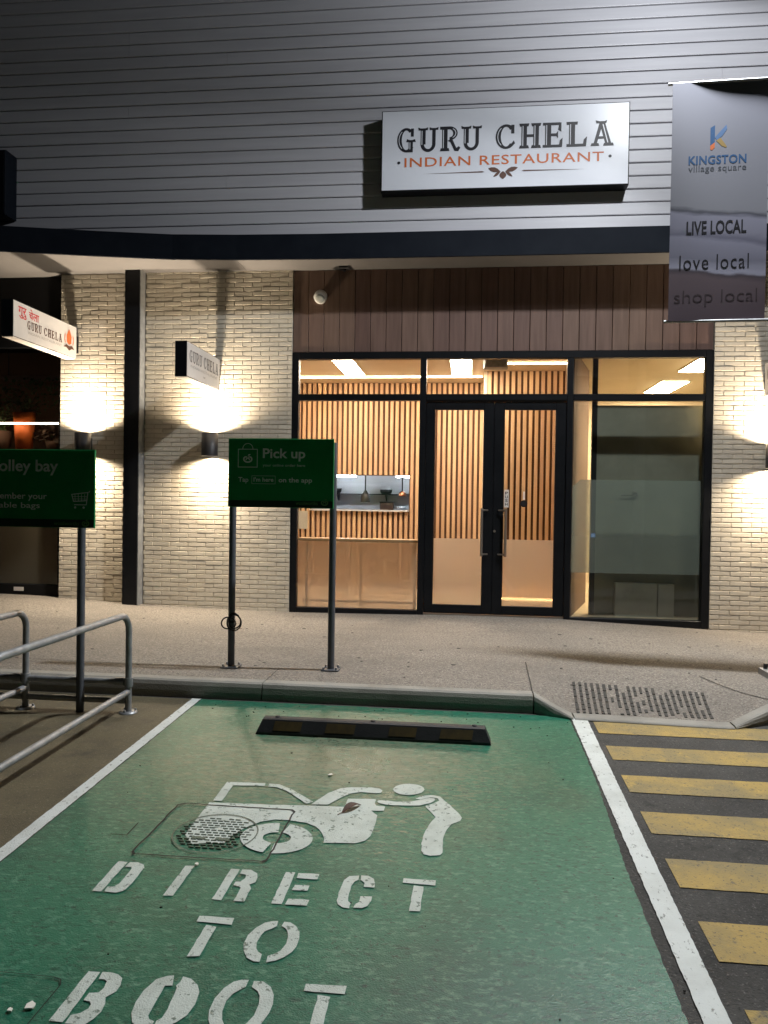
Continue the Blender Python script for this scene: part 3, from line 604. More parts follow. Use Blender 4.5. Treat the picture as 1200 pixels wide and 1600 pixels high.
struct(MB().box(.265, 1.67, 1.715, 1.74, -.06, CZ).build('rear_lining', 'slat_back'))
hx0, hx1, hz0, hz1 = -2.62, -.965, 1.222, 1.805
mb = MB(); mb.box(-2.95, hx0, 2.84, 2.88, -.06, CZ); mb.box(hx1, .225, 2.84, 2.88, -.06, CZ); mb.box(hx0, hx1, 2.84, 2.88, hz1, CZ); mb.box(hx0, hx1, 2.84, 2.88, -.06, hz0)
struct(mb.build('hatch_wall_lining', 'slat_back'))

def slat_mesh(z0, z1, wd=.050, dp=.038):
    mb = MB().bevbox(-wd/2, wd/2, 0, dp, z0, z1, .003); me = bpy.data.meshes.new('slat'); me.from_pydata(mb.v, [], mb.f); me.materials.append(MATS['pine']); return me
sw = thing('slat_wall', 'pine batten wall with kitchen serving hatch behind the left window', 'slat wall', (-1.3, 2.8, -.06))
mf, mt, mbm = slat_mesh(-.06, CZ-.005), slat_mesh(hz1+.01, CZ-.005), slat_mesh(-.06, hz0-.012)
x = -2.915
while x < .21:
    if hx0-.02 < x < hx1+.005: link('slat', mt, sw, (x, 2.80, 0)); link('slat', mbm, sw, (x, 2.80, 0))
    else: link('slat', mf, sw, (x, 2.80, 0))
    x += .0867
mb = MB().box(hx0, hx1, 2.74, 2.99, hz0-.011, hz0+.012); mb.build('hatch_shelf', 'stainless', sw)
MB().box(-2.93, -2.66, 2.785, 2.799, .9, 1.20).build('grey_panel', 'grey_cabinet', sw)
s2 = thing('slat_wall', 'pine batten wall seen through the right entrance door', 'slat wall', (.9, 1.67, -.06))
x = .30
while x < 1.70: link('slat', mf, s2, (x, 1.675, 0)); x += .0867
tc = thing('timber_partition', 'warm pine board wall running back just right of the entrance doors', 'partition', (1.5, .9, -.06))
pa, pb = Vector((1.315,.13,0)), Vector((1.735,1.70,0)); pd = (pb-pa); pl_ = pd.length; pd.normalize(); pn = Vector((-pd.y, pd.x, 0))
def diag(u, v, d): q = pa+pd*u+pn*d; return (q.x, q.y, v)
k = 0
while k*.15 < pl_-.02:
    MB().prism(rc(k*.15+.002, -.06, min(k*.15+.148, pl_), CZ-.004), diag, 0, .016).build('board', 'pine', tc); k += 1
MB().prism(rc(0, -.06, pl_, CZ-.004), diag, -.012, -.0005).build('board_backing', 'slat_back', tc)
MB().box(1.604, 1.668, .44, .50, -.06, CZ-.002).build('end_post', 'dark_metal', tc)
ld = thing('window_ledge', 'pale pine ledge along the inside of the left window', 'ledge', (-1.42, .2, .83))
MB().bevbox(-2.212, -.632, .075, .36, .846, .882, .004).build('ledge_top', 'pine_ledge', ld)
for x in (-2.15,-1.42,-.70): MB().box(x,x+.035,.28,.33,-.06,.845).build('leg', 'pine_ledge', ld)
MB().box(-2.19, -.65, .285, .299, .02, .05).build('kick_rail', 'slat_back', ld)

# lights inside
def ceiling_panel(x0, x1, y0, y1, label, mat='panel_light'):
    t = thing('ceiling_light', label, 'light', ((x0+x1)/2, (y0+y1)/2, CZ))
    MB().box(x0-.02, x1+.02, y0-.02, y1+.02, CZ-.012, CZ-.001).build('housing', 'white_plastic', t)
    MB().box(x0, x1, y0, y1, CZ-.018, CZ-.0125).build('diffuser', mat, t)
ceiling_panel(-1.90, -1.62, .60, 1.95, 'bright ceiling light panel above the left window')
ceiling_panel(-.26, .02, .62, 1.97, 'bright ceiling light panel above the left door leaf')
ceiling_panel(3.03, 3.36, .75, 1.75, 'bright ceiling light panel at the right window edge', 'panel_light_small')
ceiling_panel(3.02, 3.42, 2.66, 3.9, 'further ceiling light panel in the right window', 'panel_light_small')
def led(x0, x1, y, z, label, mat='led_warm', h=.014):
    t = thing('led_strip', label, 'light', ((x0+x1)/2, y, z))
    MB().box(x0, x1, y, y+.03, z, z+.004).build('channel', 'white_plastic', t)
    MB().box(x0+.01, x1-.01, y+.004, y+.026, z-h, z-.001).build('strip', mat, t)
led(-2.9, .20, 2.13, CZ-.006, 'warm light strip on the ceiling behind the left windows')
led(.27, 1.36, 1.0, CZ-.006, 'warm light strip on the ceiling over the right door leaf')
mb_t = thing('floor_strip_light', 'warm glowing strip light along the foot of the pine board wall', 'light', (1.5, .9, -.06))
MB().prism(rc(.25, -.06, 1.5, -.035), diag, .022, .05).build('channel', 'white_plastic', mb_t)
MB().prism(rc(.26, -.034, 1.49, -.026), diag, .024, .046).build('strip', 'led_low', mb_t)
t = thing('floor_strip_light', 'warm strip light along the floor below the batten wall by the doors', 'light', (.9, 1.6, -.06))
MB().box(.30, 1.6, 1.56, 1.60, -.06, -.035).build('channel', 'white_plastic', t); MB().box(.31, 1.59, 1.565, 1.595, -.034, -.026).build('strip', 'led_low', t)
ex = thing('ceiling_unit', 'white ceiling unit hanging above the middle of the doors', 'ceiling unit', (.34, .62, 3.2))
MB().bevbox(.185, .505, .56, .70, 3.185, CZ-.001, .02).build('casing', 'galvanised', ex)
MB().box(.195,.495,.552,.559,3.190,3.200).build('rim', 'white_plastic', ex)

# kitchen behind the hatch
struct(MB().box(-2.98, -.5, 4.32, 4.36, -.06, 2.5).build('kitchen_rear_wall', 'stainless'))
struct(MB().box(-2.98, -.5, 2.88, 4.36, 2.5, 2.54).build('kitchen_ceiling', 'warm_plaster'))
struct(MB().box(-.54, -.5, 2.88, 4.32, -.06, 2.5).build('kitchen_side_wall', 'stainless'))
struct(MB().box(-2.98, -2.94, 2.88, 4.32, -.06, 2.5).build('kitchen_side_wall', 'stainless'))
for x0, x1, lb in ((-2.5,-1.95,'left of the hanging heat lamp'),(-1.27,-.75,'at the right end of the hatch')):
    t = thing('kitchen_tube', 'cool white tube light '+lb, 'light', ((x0+x1)/2, 3.6, 1.85))
    MB().box(x0, x1, 3.58, 3.64, 1.828, 1.85).build('batten', 'white_plastic', t); MB().tube([(x0+.02,3.6,1.815),(x1-.02,3.6,1.815)], .012, 8).build('tube', 'tube_cool', t)
    MB().tube([(x0+.1,3.61,1.85),(x0+.1,3.61,2.499)], .004, 6).build('hanger', 'dark_metal', t)
ksh = thing('kitchen_shelf', 'steel wall shelf in the kitchen behind the hatch', 'shelf', (-1.6, 4.2, 1.5))
MB().box(-2.9,-.56,4.05,4.319,1.495,1.512).build('shelf_board', 'dark_metal', ksh)
for x in (-2.4,-1.5,-.8): MB().prism([(4.319,1.494),(4.10,1.494),(4.319,1.38)], lambda u, v, d: (d, u, v), x, x+.02).build('bracket', 'dark_metal', ksh)
def bowl(cx, cy, cz, r, h, mat, name, label, group=None):
    t = thing(name, label, 'pot', (cx, cy, cz), group)
    MB().lathe([(.001,0),(r*.7,0),(r*.95,h*.4),(r,h),(r*.94,h),(r*.88,h*.4),(.001,.02)], (cx,cy,cz), 20).build('bowl', mat, t)
    MB().lathe([(r*1.02,h-.008),(r*1.05,h),(r*1.02,h+.004)], (cx,cy,cz), 20).build('rim', 'stainless', t)
    return t
b1 = bowl(-1.49, 4.18, 1.513, .115, .09, 'dark_metal', 'cooking_pot', 'dark round pot on the kitchen shelf right of the heat lamp')
MB().lathe([(.112,.094),(.10,.12),(.05,.15),(.001,.158)], (-1.49,4.18,1.513), 16).build('lid', 'stainless', b1)
bowl(-2.43, 4.18, 1.513, .115, .10, 'dark_metal', 'cooking_pot', 'dark pot on the left end of the kitchen shelf')
kb = thing('kitchen_bench', 'steel bench along the kitchen rear wall', 'bench', (-1.7, 4.1, 1.2))
MB().box(-2.9,-.56,3.85,4.319,1.19,1.222).build('bench_top', 'stainless', kb); MB().box(-2.9,-.56,3.9,4.3,-.06,1.189).build('bench_body', 'stainless', kb)
t = thing('storage_box', 'dark square box on the kitchen bench', 'box', (-1.46, 4.1, 1.223))
MB().bevbox(-1.578,-1.345,3.98,4.2,1.223,1.355,.006).build('carton', 'slat_back', t); MB().box(-1.585,-1.338,3.972,4.208,1.3555,1.372).build('lid', 'dark_metal', t)
t = thing('steel_tray', 'low steel tray on the kitchen bench beside the box', 'tray', (-1.21, 4.1, 1.223))
MB().lathe([(.001,0),(.085,0),(.115,.07),(.110,.07),(.08,.006),(.001,.006)], (-1.21,4.1,1.223), 16).build('tray_body', 'stainless', t)
def heat_lamp(x, y, z0, z1, ztop, r, mat, label):
    t = thing('heat_lamp', label, 'lamp', (x, y, z0))
    MB().lathe([(r,0),(r,(z1-z0)*.55),(r*.55,(z1-z0)*.8),(r*.3,z1-z0),(.001,z1-z0)], (x,y,z0), 18).build('shade', mat, t)
    MB().tube([(x,y,z1),(x,y,ztop)], .012, 8).build('cord', 'dark_metal', t)
    MB().lathe([(.05,0),(.05,.04),(.02,.07)], (x,y,ztop-.04), 12).build('ceiling_rose', 'dark_metal', t)
heat_lamp(-1.73, 3.1, 1.36, 1.56, 2.5, .082, 'dark_metal', 'black hanging heat lamp in the middle of the hatch')
heat_lamp(-1.10, 3.1, 1.47, 1.56, 2.5, .062, 'copper', 'copper hanging heat lamp near the right end of the hatch')

# right bay furniture
cb = thing('low_cabinet', 'pale grey low cabinet behind the lower right window', 'cabinet', (2.3, .38, -.06))
MB().bevbox(1.915,2.44,.33,.44,-.06,.37,.004).build('cabinet_body', 'grey_cabinet', cb); MB().bevbox(2.455,2.655,.335,.44,-.06,.365,.004).build('cabinet_door', 'grey_cabinet', cb)
swt = thing('wall_switch', 'small blue lit wall switch behind the frosted band', 'switch', (1.637, .43, .97))
MB().bevbox(1.604,1.672,.428,.4395,.935,1.015,.003).build('plate', 'dark_metal', swt); MB().box(1.612,1.664,.4255,.4275,.95,1.0).build('lit_display', 'switch_blue', swt)
mb = MB(); fit_text(mb, '22', (1.622,.962,1.654,.988), lambda u, v, d: (u,.425,v), .02); mb.build('digits', 'print_white', swt)
rs = thing('red_poster', 'small dark red poster low on the pine board wall', 'poster', (1.36, .3, .25))
MB().prism(rc(.12,.25,.36,.445), diag, .0185, .021).build('sheet', 'red_print', rs)
MB().prism(rc(.15,.27,.33,.30), diag, .0215, .0225).build('print_bar', 'ink_brown', rs)
rk = thing('wall_bracket', 'small dark bracket fixed to the dark partition', 'bracket', (2.1, .44, 1.5))
mb = MB(); mb.tube([(1.98,.43,1.50),(2.2,.43,1.51)], .009, 8); mb.build('rod', 'lamp_black', rk)
MB().box(2.13,2.19,.425,.459,1.505,1.545).build('mount', 'lamp_black', rk)

# ------------------------------------------------------------------ neighbouring shop at the left edge
nw = thing('side_shop_window', 'dark shop window with plants at the left edge', 'shopfront', (-6.5, .15, .0))
MB().bevbox(-8.6,-5.50,.10,.20,3.41,4.366,.004).build('upper_panel', 'black_panel', nw)
MB().bevbox(-5.565,-5.50,.10,.20,.0,3.409,.004).build('jamb', 'column_paint', nw)
MB().bevbox(-8.6,-5.567,.10,.20,-.05,.165,.004).build('kick_panel', 'black_panel', nw)
MB().box(-6.19,-6.05,.092,.099,.075,.128).build('kick_label', 'sign_cream', nw)
pane(-8.6,-5.567,.167,3.408,nw,y=.14)
MB().box(-8.59,-5.575,.1495,.151,.172,1.45).build('frost_film', frost('frost_dim', (.70,.58,.45), .1, .4, .35), nw)
struct(MB().box(-8.7,-5.3,2.2,2.25,-.1,4.4).build('side_shop_rear_wall', 'slat_back'))
struct(MB().box(-5.30,-5.26,.24,2.2,-.1,4.4).build('side_shop_side_wall', 'black_panel'))
struct(MB().box(-8.7,-5.3,.2,2.2,3.75,3.8).build('side_shop_ceiling', 'black_panel'))
struct(MB().box(-8.7,-5.3,.2,2.2,-.14,-.04).build('side_shop_floor', 'room_floor'))
shf = thing('plant_shelf', 'shelf for pot plants inside the left edge shop window', 'shelf', (-6.6, .8, 2.0))
MB().box(-8.5,-5.58,.45,1.05,1.98,2.02).build('shelf_board', 'slat_back', shf)
for x in (-8.2,-7.0,-5.7): MB().box(x,x+.04,.72,.78,-.04,1.979).build('leg', 'dark_metal', shf)
led(-8.4,-5.6,.42,2.42,'glowing light strip across the left edge shop window','led_shop',.022)
MB().tube([(-5.63,.435,2.425),(-5.63,.435,3.749)], .004, 6)
def pot(cx, cy, cz, r0, r1, h, mat, label, leaf=None, droop=0, n=160, sz=.05, spread=.25, rise=.3):
    t = thing('pot_plant', label, 'plant', (cx,cy,cz))
    MB().lathe([(.001,0),(r0,0),(r1,h),(r1*.9,h),(r1*.88,h-.04),(.001,h-.04)], (cx,cy,cz), 18).build('pot', mat, t)
    mb = MB()
    for k in range(n):
        a = random.uniform(0,2*math.pi); rr = random.uniform(.15,1)**.7*spread; tt = rr/spread
        p = Vector((cx+rr*math.cos(a), cy+rr*.6*math.sin(a), cz+h+rise*random.uniform(.05,1)*(1-.5*tt)-droop*tt*tt*random.uniform(.2,1)))
        d = Vector((math.cos(a)*.7, math.sin(a)*.5, random.uniform(-.6,.6))).normalized(); s_ = d.cross(Vector((random.uniform(-.3,.3),random.uniform(-.3,.3),1))).normalized()
        L = sz*random.uniform(.7,1.4); q = p+d*L
        mb.add([p, p+d*L*.5+s_*L*.3, q, p+d*L*.5-s_*L*.3], [(0,1,2,3)])
    mb.build('foliage', leaf or 'foliage', t)
    mb2 = MB()
    for k in range(6):
        a = k*1.05; mb2.tube([(cx,cy,cz+h-.04),(cx+.4*spread*math.cos(a),cy+.3*spread*math.sin(a),cz+h+rise*.5)], [.006,.003], 5)
    mb2.build('stem', leaf or 'foliage', t)
pot(-6.40,.66,2.021,.11,.155,.56,'pot_orange','tall tapered terracotta pot lit orange by the strip light',n=220,spread=.26,rise=.42)
pot(-6.78,.72,2.021,.10,.14,.30,'slat_back','leafy plant in dark pot left of the orange pot',n=260,spread=.26,rise=.75,sz=.06)
pot(-5.98,.74,2.021,.10,.13,.16,'slat_back','dark broad leaved plant right of the orange pot','foliage_dark',n=120,spread=.27,rise=.30,sz=.12)
hb = thing('hanging_plant', 'trailing plant hanging in upper left edge shop window', 'plant', (-6.1,.9,3.0))
mb = MB()
for k in range(420):
    x = random.uniform(-6.9,-5.65); y = random.uniform(.6,1.2); z = 3.1-random.random()**1.4*.55*(.5+.5*math.sin(x*9)**2)
    d = Vector((random.uniform(-1,1),random.uniform(-1,.3),random.uniform(-1,.2))).normalized(); s_ = d.cross(Vector((.2,1,.3))).normalized(); L = random.uniform(.03,.065)
    p = Vector((x,y,z)); mb.add([p, p+d*L*.5+s_*L*.35, p+d*L, p+d*L*.5-s_*L*.35], [(0,1,2,3)])
mb.build('foliage', 'foliage', hb)
mb = MB()
for k in range(5): mb.tube([(-6.95,.7+.1*k,3.12),(-5.6,.7+.1*k,3.12)], .012, 6)
mb.build('trellis_bars', 'dark_timber', hb)
mb = MB()
for x in (-6.8,-5.75): mb.tube([(x,.9,3.12),(x,.9,3.749)], .005, 5)
mb.build('hanger', 'dark_metal', hb)

# ------------------------------------------------------------------ main sign
SX0, SX1, SZ0, SZ1, SY = -1.095, 1.803, 5.142, 6.085, -.555
ms = thing('lightbox_sign', 'large white restaurant sign box with black border on the weatherboards', 'sign', (.35, -.45, 5.14))
MB().bevbox(SX0-.012, SX1+.012, SY, -.372, SZ0-.012, SZ1+.012, .006).build('case', 'black_frame', ms)
MB().box(SX0, SX1, SY-.004, SY-.0005, SZ0, SZ1).build('face', 'sign_white', ms)
def on_sign(y):
    return lambda u, v, d: (SX0+u*(SX1-SX0), y-d, SZ1-v*(SZ1-SZ0))
def slab(ch):
    if ch == 'G': P = [band(.44,.5,.44,.5,.22,.40,48,322,22), rc(.66,.64,.80,.97), rc(.56,.06,.76,.46), [(.44,.42),(.90,.42),(.86,.54),(.74,.50),(.62,.50),(.48,.54)], rc(.44,.0,.76,.10)]; I = [band(.44,.5,.365,.43,.335,.40,125,235,12), rc(.60,.12,.635,.40)]
    elif ch == 'C': P = [band(.46,.5,.46,.5,.23,.40,42,318,22), rc(.68,.62,.82,.97), [(.70,.08),(.86,.22),(.80,.34),(.66,.18)]]; I = [band(.46,.5,.38,.43,.35,.40,125,235,12)]
    elif ch == 'U': P = [rc(.10,.30,.34,.92), rc(.66,.30,.82,.92), band(.46,.32,.36,.33,.20,.21,180,360,16), [(0,.88),(.44,.88),(.46,1),(.34,.96),(.10,.96),(-.02,1)], [(.54,.88),(.94,.88),(.96,1),(.84,.96),(.64,.96),(.52,1)]]; I = [rc(.145,.28,.18,.86)]
    elif ch == 'R': P = [rc(.10,.05,.36,.95), [(0,0),(.46,0),(.42,.12),(.04,.12)], rc(0,.88,.5,1), band(.46,.72,.38,.28,.17,.16,-90,90,14), [(.36,.42),(.58,.50),(.78,.12),(.90,.18),(.98,.12),(.88,-.02),(.70,0),(.50,.36)]]; I = [rc(.145,.12,.18,.86), band(.46,.72,.31,.22,.275,.195,-60,60,8)]
    elif ch == 'H': P = [rc(.10,.05,.34,.95), rc(.62,.05,.86,.95), rc(.3,.45,.66,.56)]+[[(a,0),(a+.44,0),(a+.40,.12),(a+.04,.12)] for a in (0,.52)]+[[(a+.04,.88),(a+.40,.88),(a+.44,1),(a,1)] for a in (0,.52)]; I = [rc(.145,.1,.18,.9), rc(.665,.1,.70,.9)]
    elif ch == 'E': P = [rc(.10,.05,.36,.95), rc(0,0,.80,.11), rc(0,.89,.76,1), [(.66,.70),(.80,.62),(.80,1),(.70,.95)], [(.70,.05),(.84,0),(.86,.38),(.74,.28)], rc(.3,.45,.60,.56), [(.56,.48),(.66,.36),(.66,.66),(.56,.54)]]; I = [rc(.145,.1,.18,.9)]
    elif ch == 'L': P = [rc(.10,.05,.36,.95), [(0,.88),(.46,.88),(.48,1),(-.02,1)], rc(0,0,.82,.11), [(.70,.05),(.84,0),(.88,.40),(.74,.28)]]; I = [rc(.145,.1,.18,.9)]
    else: P = [[(.12,.06),(.26,.06),(.52,.90),(.38,.95)], [(.36,.95),(.60,.95),(.90,.06),(.64,.06)], rc(.28,.28,.72,.38), [(.0,0),(.38,0),(.34,.11),(.04,.11)], [(.54,0),(1.0,0),(.96,.11),(.58,.11)], [(.24,.90),(.66,.90),(.70,1.02),(.58,.98),(.38,.98),(.20,1.02)]]; I = [[(.50,.86),(.54,.86),(.76,.12),(.72,.12)]]
    return P, I
def sign_word(word, u0, v0, u1, v1, to_ink, to_in, par):
    adv = (u1-u0)/len(word); w_ = adv*.97
    for k, ch in enumerate(word):
        P, I = slab(ch); f = lambda p: [(u0+k*adv+x*w_, v1+(v0-v1)*y) for x, y in p]
        o = polys(MB(), [f(p) for p in P], to_ink).build('letter', 'ink_black', par); polys(MB(), [f(p) for p in I], to_in).build('inline', 'sign_white', o)
def slab_word(mb_ink, mb_in, word, u0, v0, u1, v1, to_ink, to_in):
    adv = (u1-u0)/len(word); w_ = adv*.90
    for k, ch in enumerate(word):
        P, I = slab(ch); f = lambda p: [(u0+k*adv+x*w_, v1+(v0-v1)*y) for x, y in p]
        polys(mb_ink, [f(p) for p in P], to_ink)
        if mb_in is not None: polys(mb_in, [f(p) for p in I], to_in)
a, b = MB(), MB()
sign_word('GURU', .062, .215, .418, .525, on_sign(SY-.006), on_sign(SY-.0085), ms)
sign_word('CHELA', .468, .215, .945, .525, on_sign(SY-.006), on_sign(SY-.0085), ms)
polys(a, [band(.070,.655,.0065,.018,.001,.001,0,360,14), band(.928,.655,.0065,.018,.001,.001,0,360,14)], on_sign(SY-.006))
a.build('dots', 'ink_black', ms)
c = MB(); fit_text(c, 'INDIAN RESTAURANT', (.094,.715,.903,.595), on_sign(SY-.006), .006, 1.08); c.build('subtitle_lettering', 'ink_orange', ms)
d = MB(); fl = on_sign(SY-.006)
polys(d, [[(.17,.806),(.415,.793),(.425,.803),(.415,.810)], [(.83,.806),(.585,.793),(.575,.803),(.585,.810)]], fl)
def petal(cx, cy, L, wd, ang, asp=3.07):
    out = []
    for k in range(12):
        t = 2*math.pi*k/12; x = (math.cos(t)*.5+.5)*L; y = math.sin(t)*wd*math.sin(max(.05,(math.cos(t)*.5+.5))*math.pi)**.5
        out.append((cx+(x*math.cos(ang)-y*math.sin(ang))/asp, cy-(x*math.sin(ang)+y*math.cos(ang))))
    return out
for an, L, wd in ((15,.155,.030),(165,.155,.030),(-38,.115,.018),(218,.115,.018),(-90,.10,.045)):
    polys(d, [petal(.500+.012*math.cos(R(an)), .80, L, wd, R(an))], on_sign(SY-.0062-.0004*abs(an % 7)))
d.build('ornament', 'ink_brown', ms)

# dark sign box at the far left
t = thing('dark_box_sign', 'dark box sign cut off by the upper left picture edge', 'sign', (-6.7, -.5, 4.95))
MB().bevbox(-7.6, -5.905, -.62, -.372, 4.955, 5.775, .008).build('case', 'navy_steel', t); MB().box(-7.58,-5.925,-.626,-.6205,4.98,5.75).build('face', 'black_frame', t)

# ------------------------------------------------------------------ blade signs
def emblem(mb_o, mb_b, to3, cu, cv, s, q=.29):
    U = lambda x: cu+x*s*q; V = lambda y: cv+y*s
    polys(mb_o, [[(U(-.40),V(.25)),(U(-.45),V(-.35)),(U(-.2),V(-.75)),(U(0),V(-1.0)),(U(.2),V(-.75)),(U(.45),V(-.35)),(U(.40),V(.25)),(U(0),V(.42))]], to3)
    polys(mb_b, [[(U(-1.0),V(.75)),(U(-.5),V(.45)),(U(0),V(.55)),(U(.5),V(.45)),(U(1.0),V(.75)),(U(.5),V(.72)),(U(0),V(.95)),(U(-.5),V(.72))]], lambda u, v, d: to3(u, v, d+.0006))
    polys(mb_o, [[(U(.62+a),V(-.6+b)) for a, b in ((0,0),(.18,.25),(.22,.7),(.1,1.0),(.0,.9),(.08,.6),(.02,.2))], [(U(-.62-a),V(-.6+b)) for a, b in ((0,0),(.18,.25),(.22,.7),(.1,1.0),(.0,.9),(.08,.6),(.02,.2))]], to3)
def blade(xc, th, y0, y1, z0, z1, label, side, style):
    t = thing('blade_sign', label, 'sign', (xc, 0, z0), 'blade signs on the brick piers')
    xa, xb = xc-th/2, xc+th/2
    MB().box(xa+.004, xb-.004, y0, y1, z0, z1).build('case', 'black_frame', t)
    MB().box(xa+.006, xb-.006, y0+.012, y1-.01, z0-.006, z0-.0005).build('underside', 'sign_cream', t)
    for sd, nm in ((1,'face'),(-1,'face')):
        x = xb if sd > 0 else xa
        MB().box(min(x,x-sd*.0035), max(x,x-sd*.0035), y0+.008, y1-.004, z0+.006, z1-.006).build(nm, 'sign_cream', t)
    MB().box(xc-.03, xc+.03, y1, .0, z0+.1, z1-.1).build('wall_bracket', 'black_frame', t)
    for sd in (1, -1):
        xf = (xb if sd > 0 else xa)+sd*.002
        to3 = (lambda xf, sd: lambda u, v, d: (xf+sd*d, (y0+u*(y1-y0)) if sd > 0 else (y1-u*(y1-y0)), z1-v*(z1-z0)))(xf, sd)
        ink, org, pale, red, brn = MB(), MB(), MB(), MB(), MB()
        if style == 'full':
            slab_word(ink, None, 'GURU', .20, .42, .42, .66, to3, to3); slab_word(ink, None, 'CHELA', .45, .42, .75, .66, to3, to3)
            fit_text(pale, 'INDIAN RESTAURANT', (.21,.79,.74,.72), to3); fit_text(red, 'गुरु', (.07,.44,.185,.12), to3, .012); fit_text(red, 'चेला', (.22,.37,.37,.08), to3, .012)
            emblem(org, brn, to3, .865, .50, .34)
            red.build('hindi_lettering', 'ink_red', t); org.build('emblem_top', 'ink_orange', t); brn.build('emblem_curl', 'ink_brown', t)
        else:
            slab_word(ink, None, 'GURU', .07, .20, .44, .55, to3, to3); slab_word(ink, None, 'CHELA', .48, .20, .95, .55, to3, to3)
            fit_text(pale, 'INDIAN RESTAURANT', (.10,.70,.92,.62), to3); polys(pale, [petal(.5,.84,.10,.03,R(20)), petal(.5,.84,.10,.03,R(160))], to3)
        ink.build('name_lettering', 'ink_faded' if style != 'full' else 'ink_brown', t); pale.build('subtitle_lettering', 'ink_pale', t)
blade(-3.302, .146, -1.31, -.14, 2.785, 3.19, 'small blade sign with black end on the wide brick pier', 1, 'plain')
blade(-5.262, .146, -1.57, -.14, 3.205, 3.625, 'blade sign with red script above the left edge shop window', 1, 'full')
blade(3.605, .146, -1.31, -.14, 2.71, 3.11, 'blade sign at the right picture edge under the banner', 1, 'plain')

# ------------------------------------------------------------------ wall lights
def photometric(ld, profile, axis=2):
    ld.use_nodes = True; n = ld.node_tree.nodes; l = ld.node_tree.links
    em = n.get('Emission') or n.new('ShaderNodeEmission'); tc_ = n.new('ShaderNodeTexCoord'); sp = n.new('ShaderNodeSeparateXYZ')
    l.new(tc_.outputs['Normal'], sp.inputs[0]); rp_ = n.new('ShaderNodeValToRGB')
    mr = n.new('ShaderNodeMapRange'); mr.inputs[1].default_value = -1; mr.inputs[2].default_value = 1
    l.new(sp.outputs[axis], mr.inputs[0]); l.new(mr.outputs[0], rp_.inputs[0])
    cr_ = rp_.color_ramp; cr_.interpolation = 'EASE'
    while len(cr_.elements) > 1: cr_.elements.remove(cr_.elements[0])
    for k, (pos, val) in enumerate(profile):
        e = cr_.elements[0] if k == 0 else cr_.elements.new(pos)
        e.position = pos; e.color = (val, val, val, 1)
    l.new(rp_.outputs[0], em.inputs[1])
def wall_light(x, z0, z1, label):
    t = thing('wall_light', label, 'wall light', (x, -.18, z0), 'up and down wall lights on the brick piers')
    r = .105; yc = -.175
    MB().lathe([(r,0),(r,z1-z0),(r-.006,z1-z0),(r-.006,z1-z0-.05),(.001,z1-z0-.05)], (x,yc,z0), 28).build('body', 'lamp_black', t)
    MB().lathe([(.001,.05),(r-.006,.05),(r-.006,0),(r,0)], (x,yc,z0), 28).build('lower_rim', 'lamp_black', t)
    MB().box(x-.045, x+.045, yc+.085, -.006, z0+.05, z1-.06).build('wall_mount', 'lamp_black', t)
    for sgn, zz in ((1, z1-.045), (-1, z0+.045)):
        MB().lathe([(.045,0),(.001,.004*sgn)], (x,yc,zz), 16).build('lens', 'lamp_warm', t)
        for nm, pw, sz, bl in (('beam', 60, 70, 1.0), ('spill', 265, 164, .9)):
            L = bpy.data.lights.new('wall_light_'+nm, 'SPOT'); L.energy = pw*((1.2 if sgn > 0 else .82) if nm == 'spill' else 1.0); L.color = (1.0, .83, .61); L.spot_size = R(sz); L.spot_blend = bl; L.shadow_soft_size = .03
            lo = bpy.data.objects.new('lamp_'+nm, L); C.objects.link(lo); lo.parent = t; lo.matrix_parent_inverse = Matrix.Translation(-Vector(t.location))
            lo.location = (x, yc, zz+.012*sgn); lo.rotation_euler = (0 if sgn < 0 else math.pi, 0, 0)
wall_light(-3.34, 1.935, 2.232, 'black cylinder wall light on the wide brick pier')
wall_light(-5.07, 1.935, 2.226, 'black cylinder wall light above the trolley bay sign')
wall_light(3.66, 1.845, 2.13, 'black cylinder wall light at the right picture edge')

# ------------------------------------------------------------------ security camera and soffit sensor
t = thing('security_camera', 'small round white security camera on the dark timber boards', 'camera', (-1.93, -.05, 4.0))
MB().tube([(-1.93,.014,4.0),(-1.93,-.03,4.0)], .06, 20).build('base', 'white_plastic', t)
mb = MB(); prof = [(.085,0),(.085,.06),(.075,.09),(.06,.105),(.001,.11)]; n = 22; vs = []; fs = []
ax = Vector((.05,-.85,-.52)).normalized(); e1 = ax.cross(Vector((0,0,1))).normalized(); e2 = ax.cross(e1); o_ = Vector((-1.93,-.03,4.02))
def axial(prof, mb, o_, n=22):
    vs = []; fs = []
    for r, h in prof:
        for k in range(n): a = 2*math.pi*k/n; vs.append(o_+ax*h+r*(math.cos(a)*e1+math.sin(a)*e2))
    for i in range(len(prof)-1):
        for k in range(n): fs.append((i*n+k, i*n+(k+1) % n, (i+1)*n+(k+1) % n, (i+1)*n+k))
    return mb.add(vs, fs, True)
axial(prof, mb, o_); mb.build('housing', 'white_plastic', t); axial([(.058,.106),(.056,.114),(.03,.118),(.001,.119)], MB(), o_).build('lens', 'grey_cabinet', t)
t = thing('soffit_sensor', 'small dark bracket on the soffit beside the security camera', 'sensor', (-1.62, -.2, 4.3))
MB().bevbox(-1.68,-1.54,-.16,-.06,4.335,4.367,.008).build('base', 'lamp_black', t); MB().tube([(-1.61,-.11,4.336),(-1.61,-.12,4.312)], .018, 12).build('head', 'lamp_black', t)

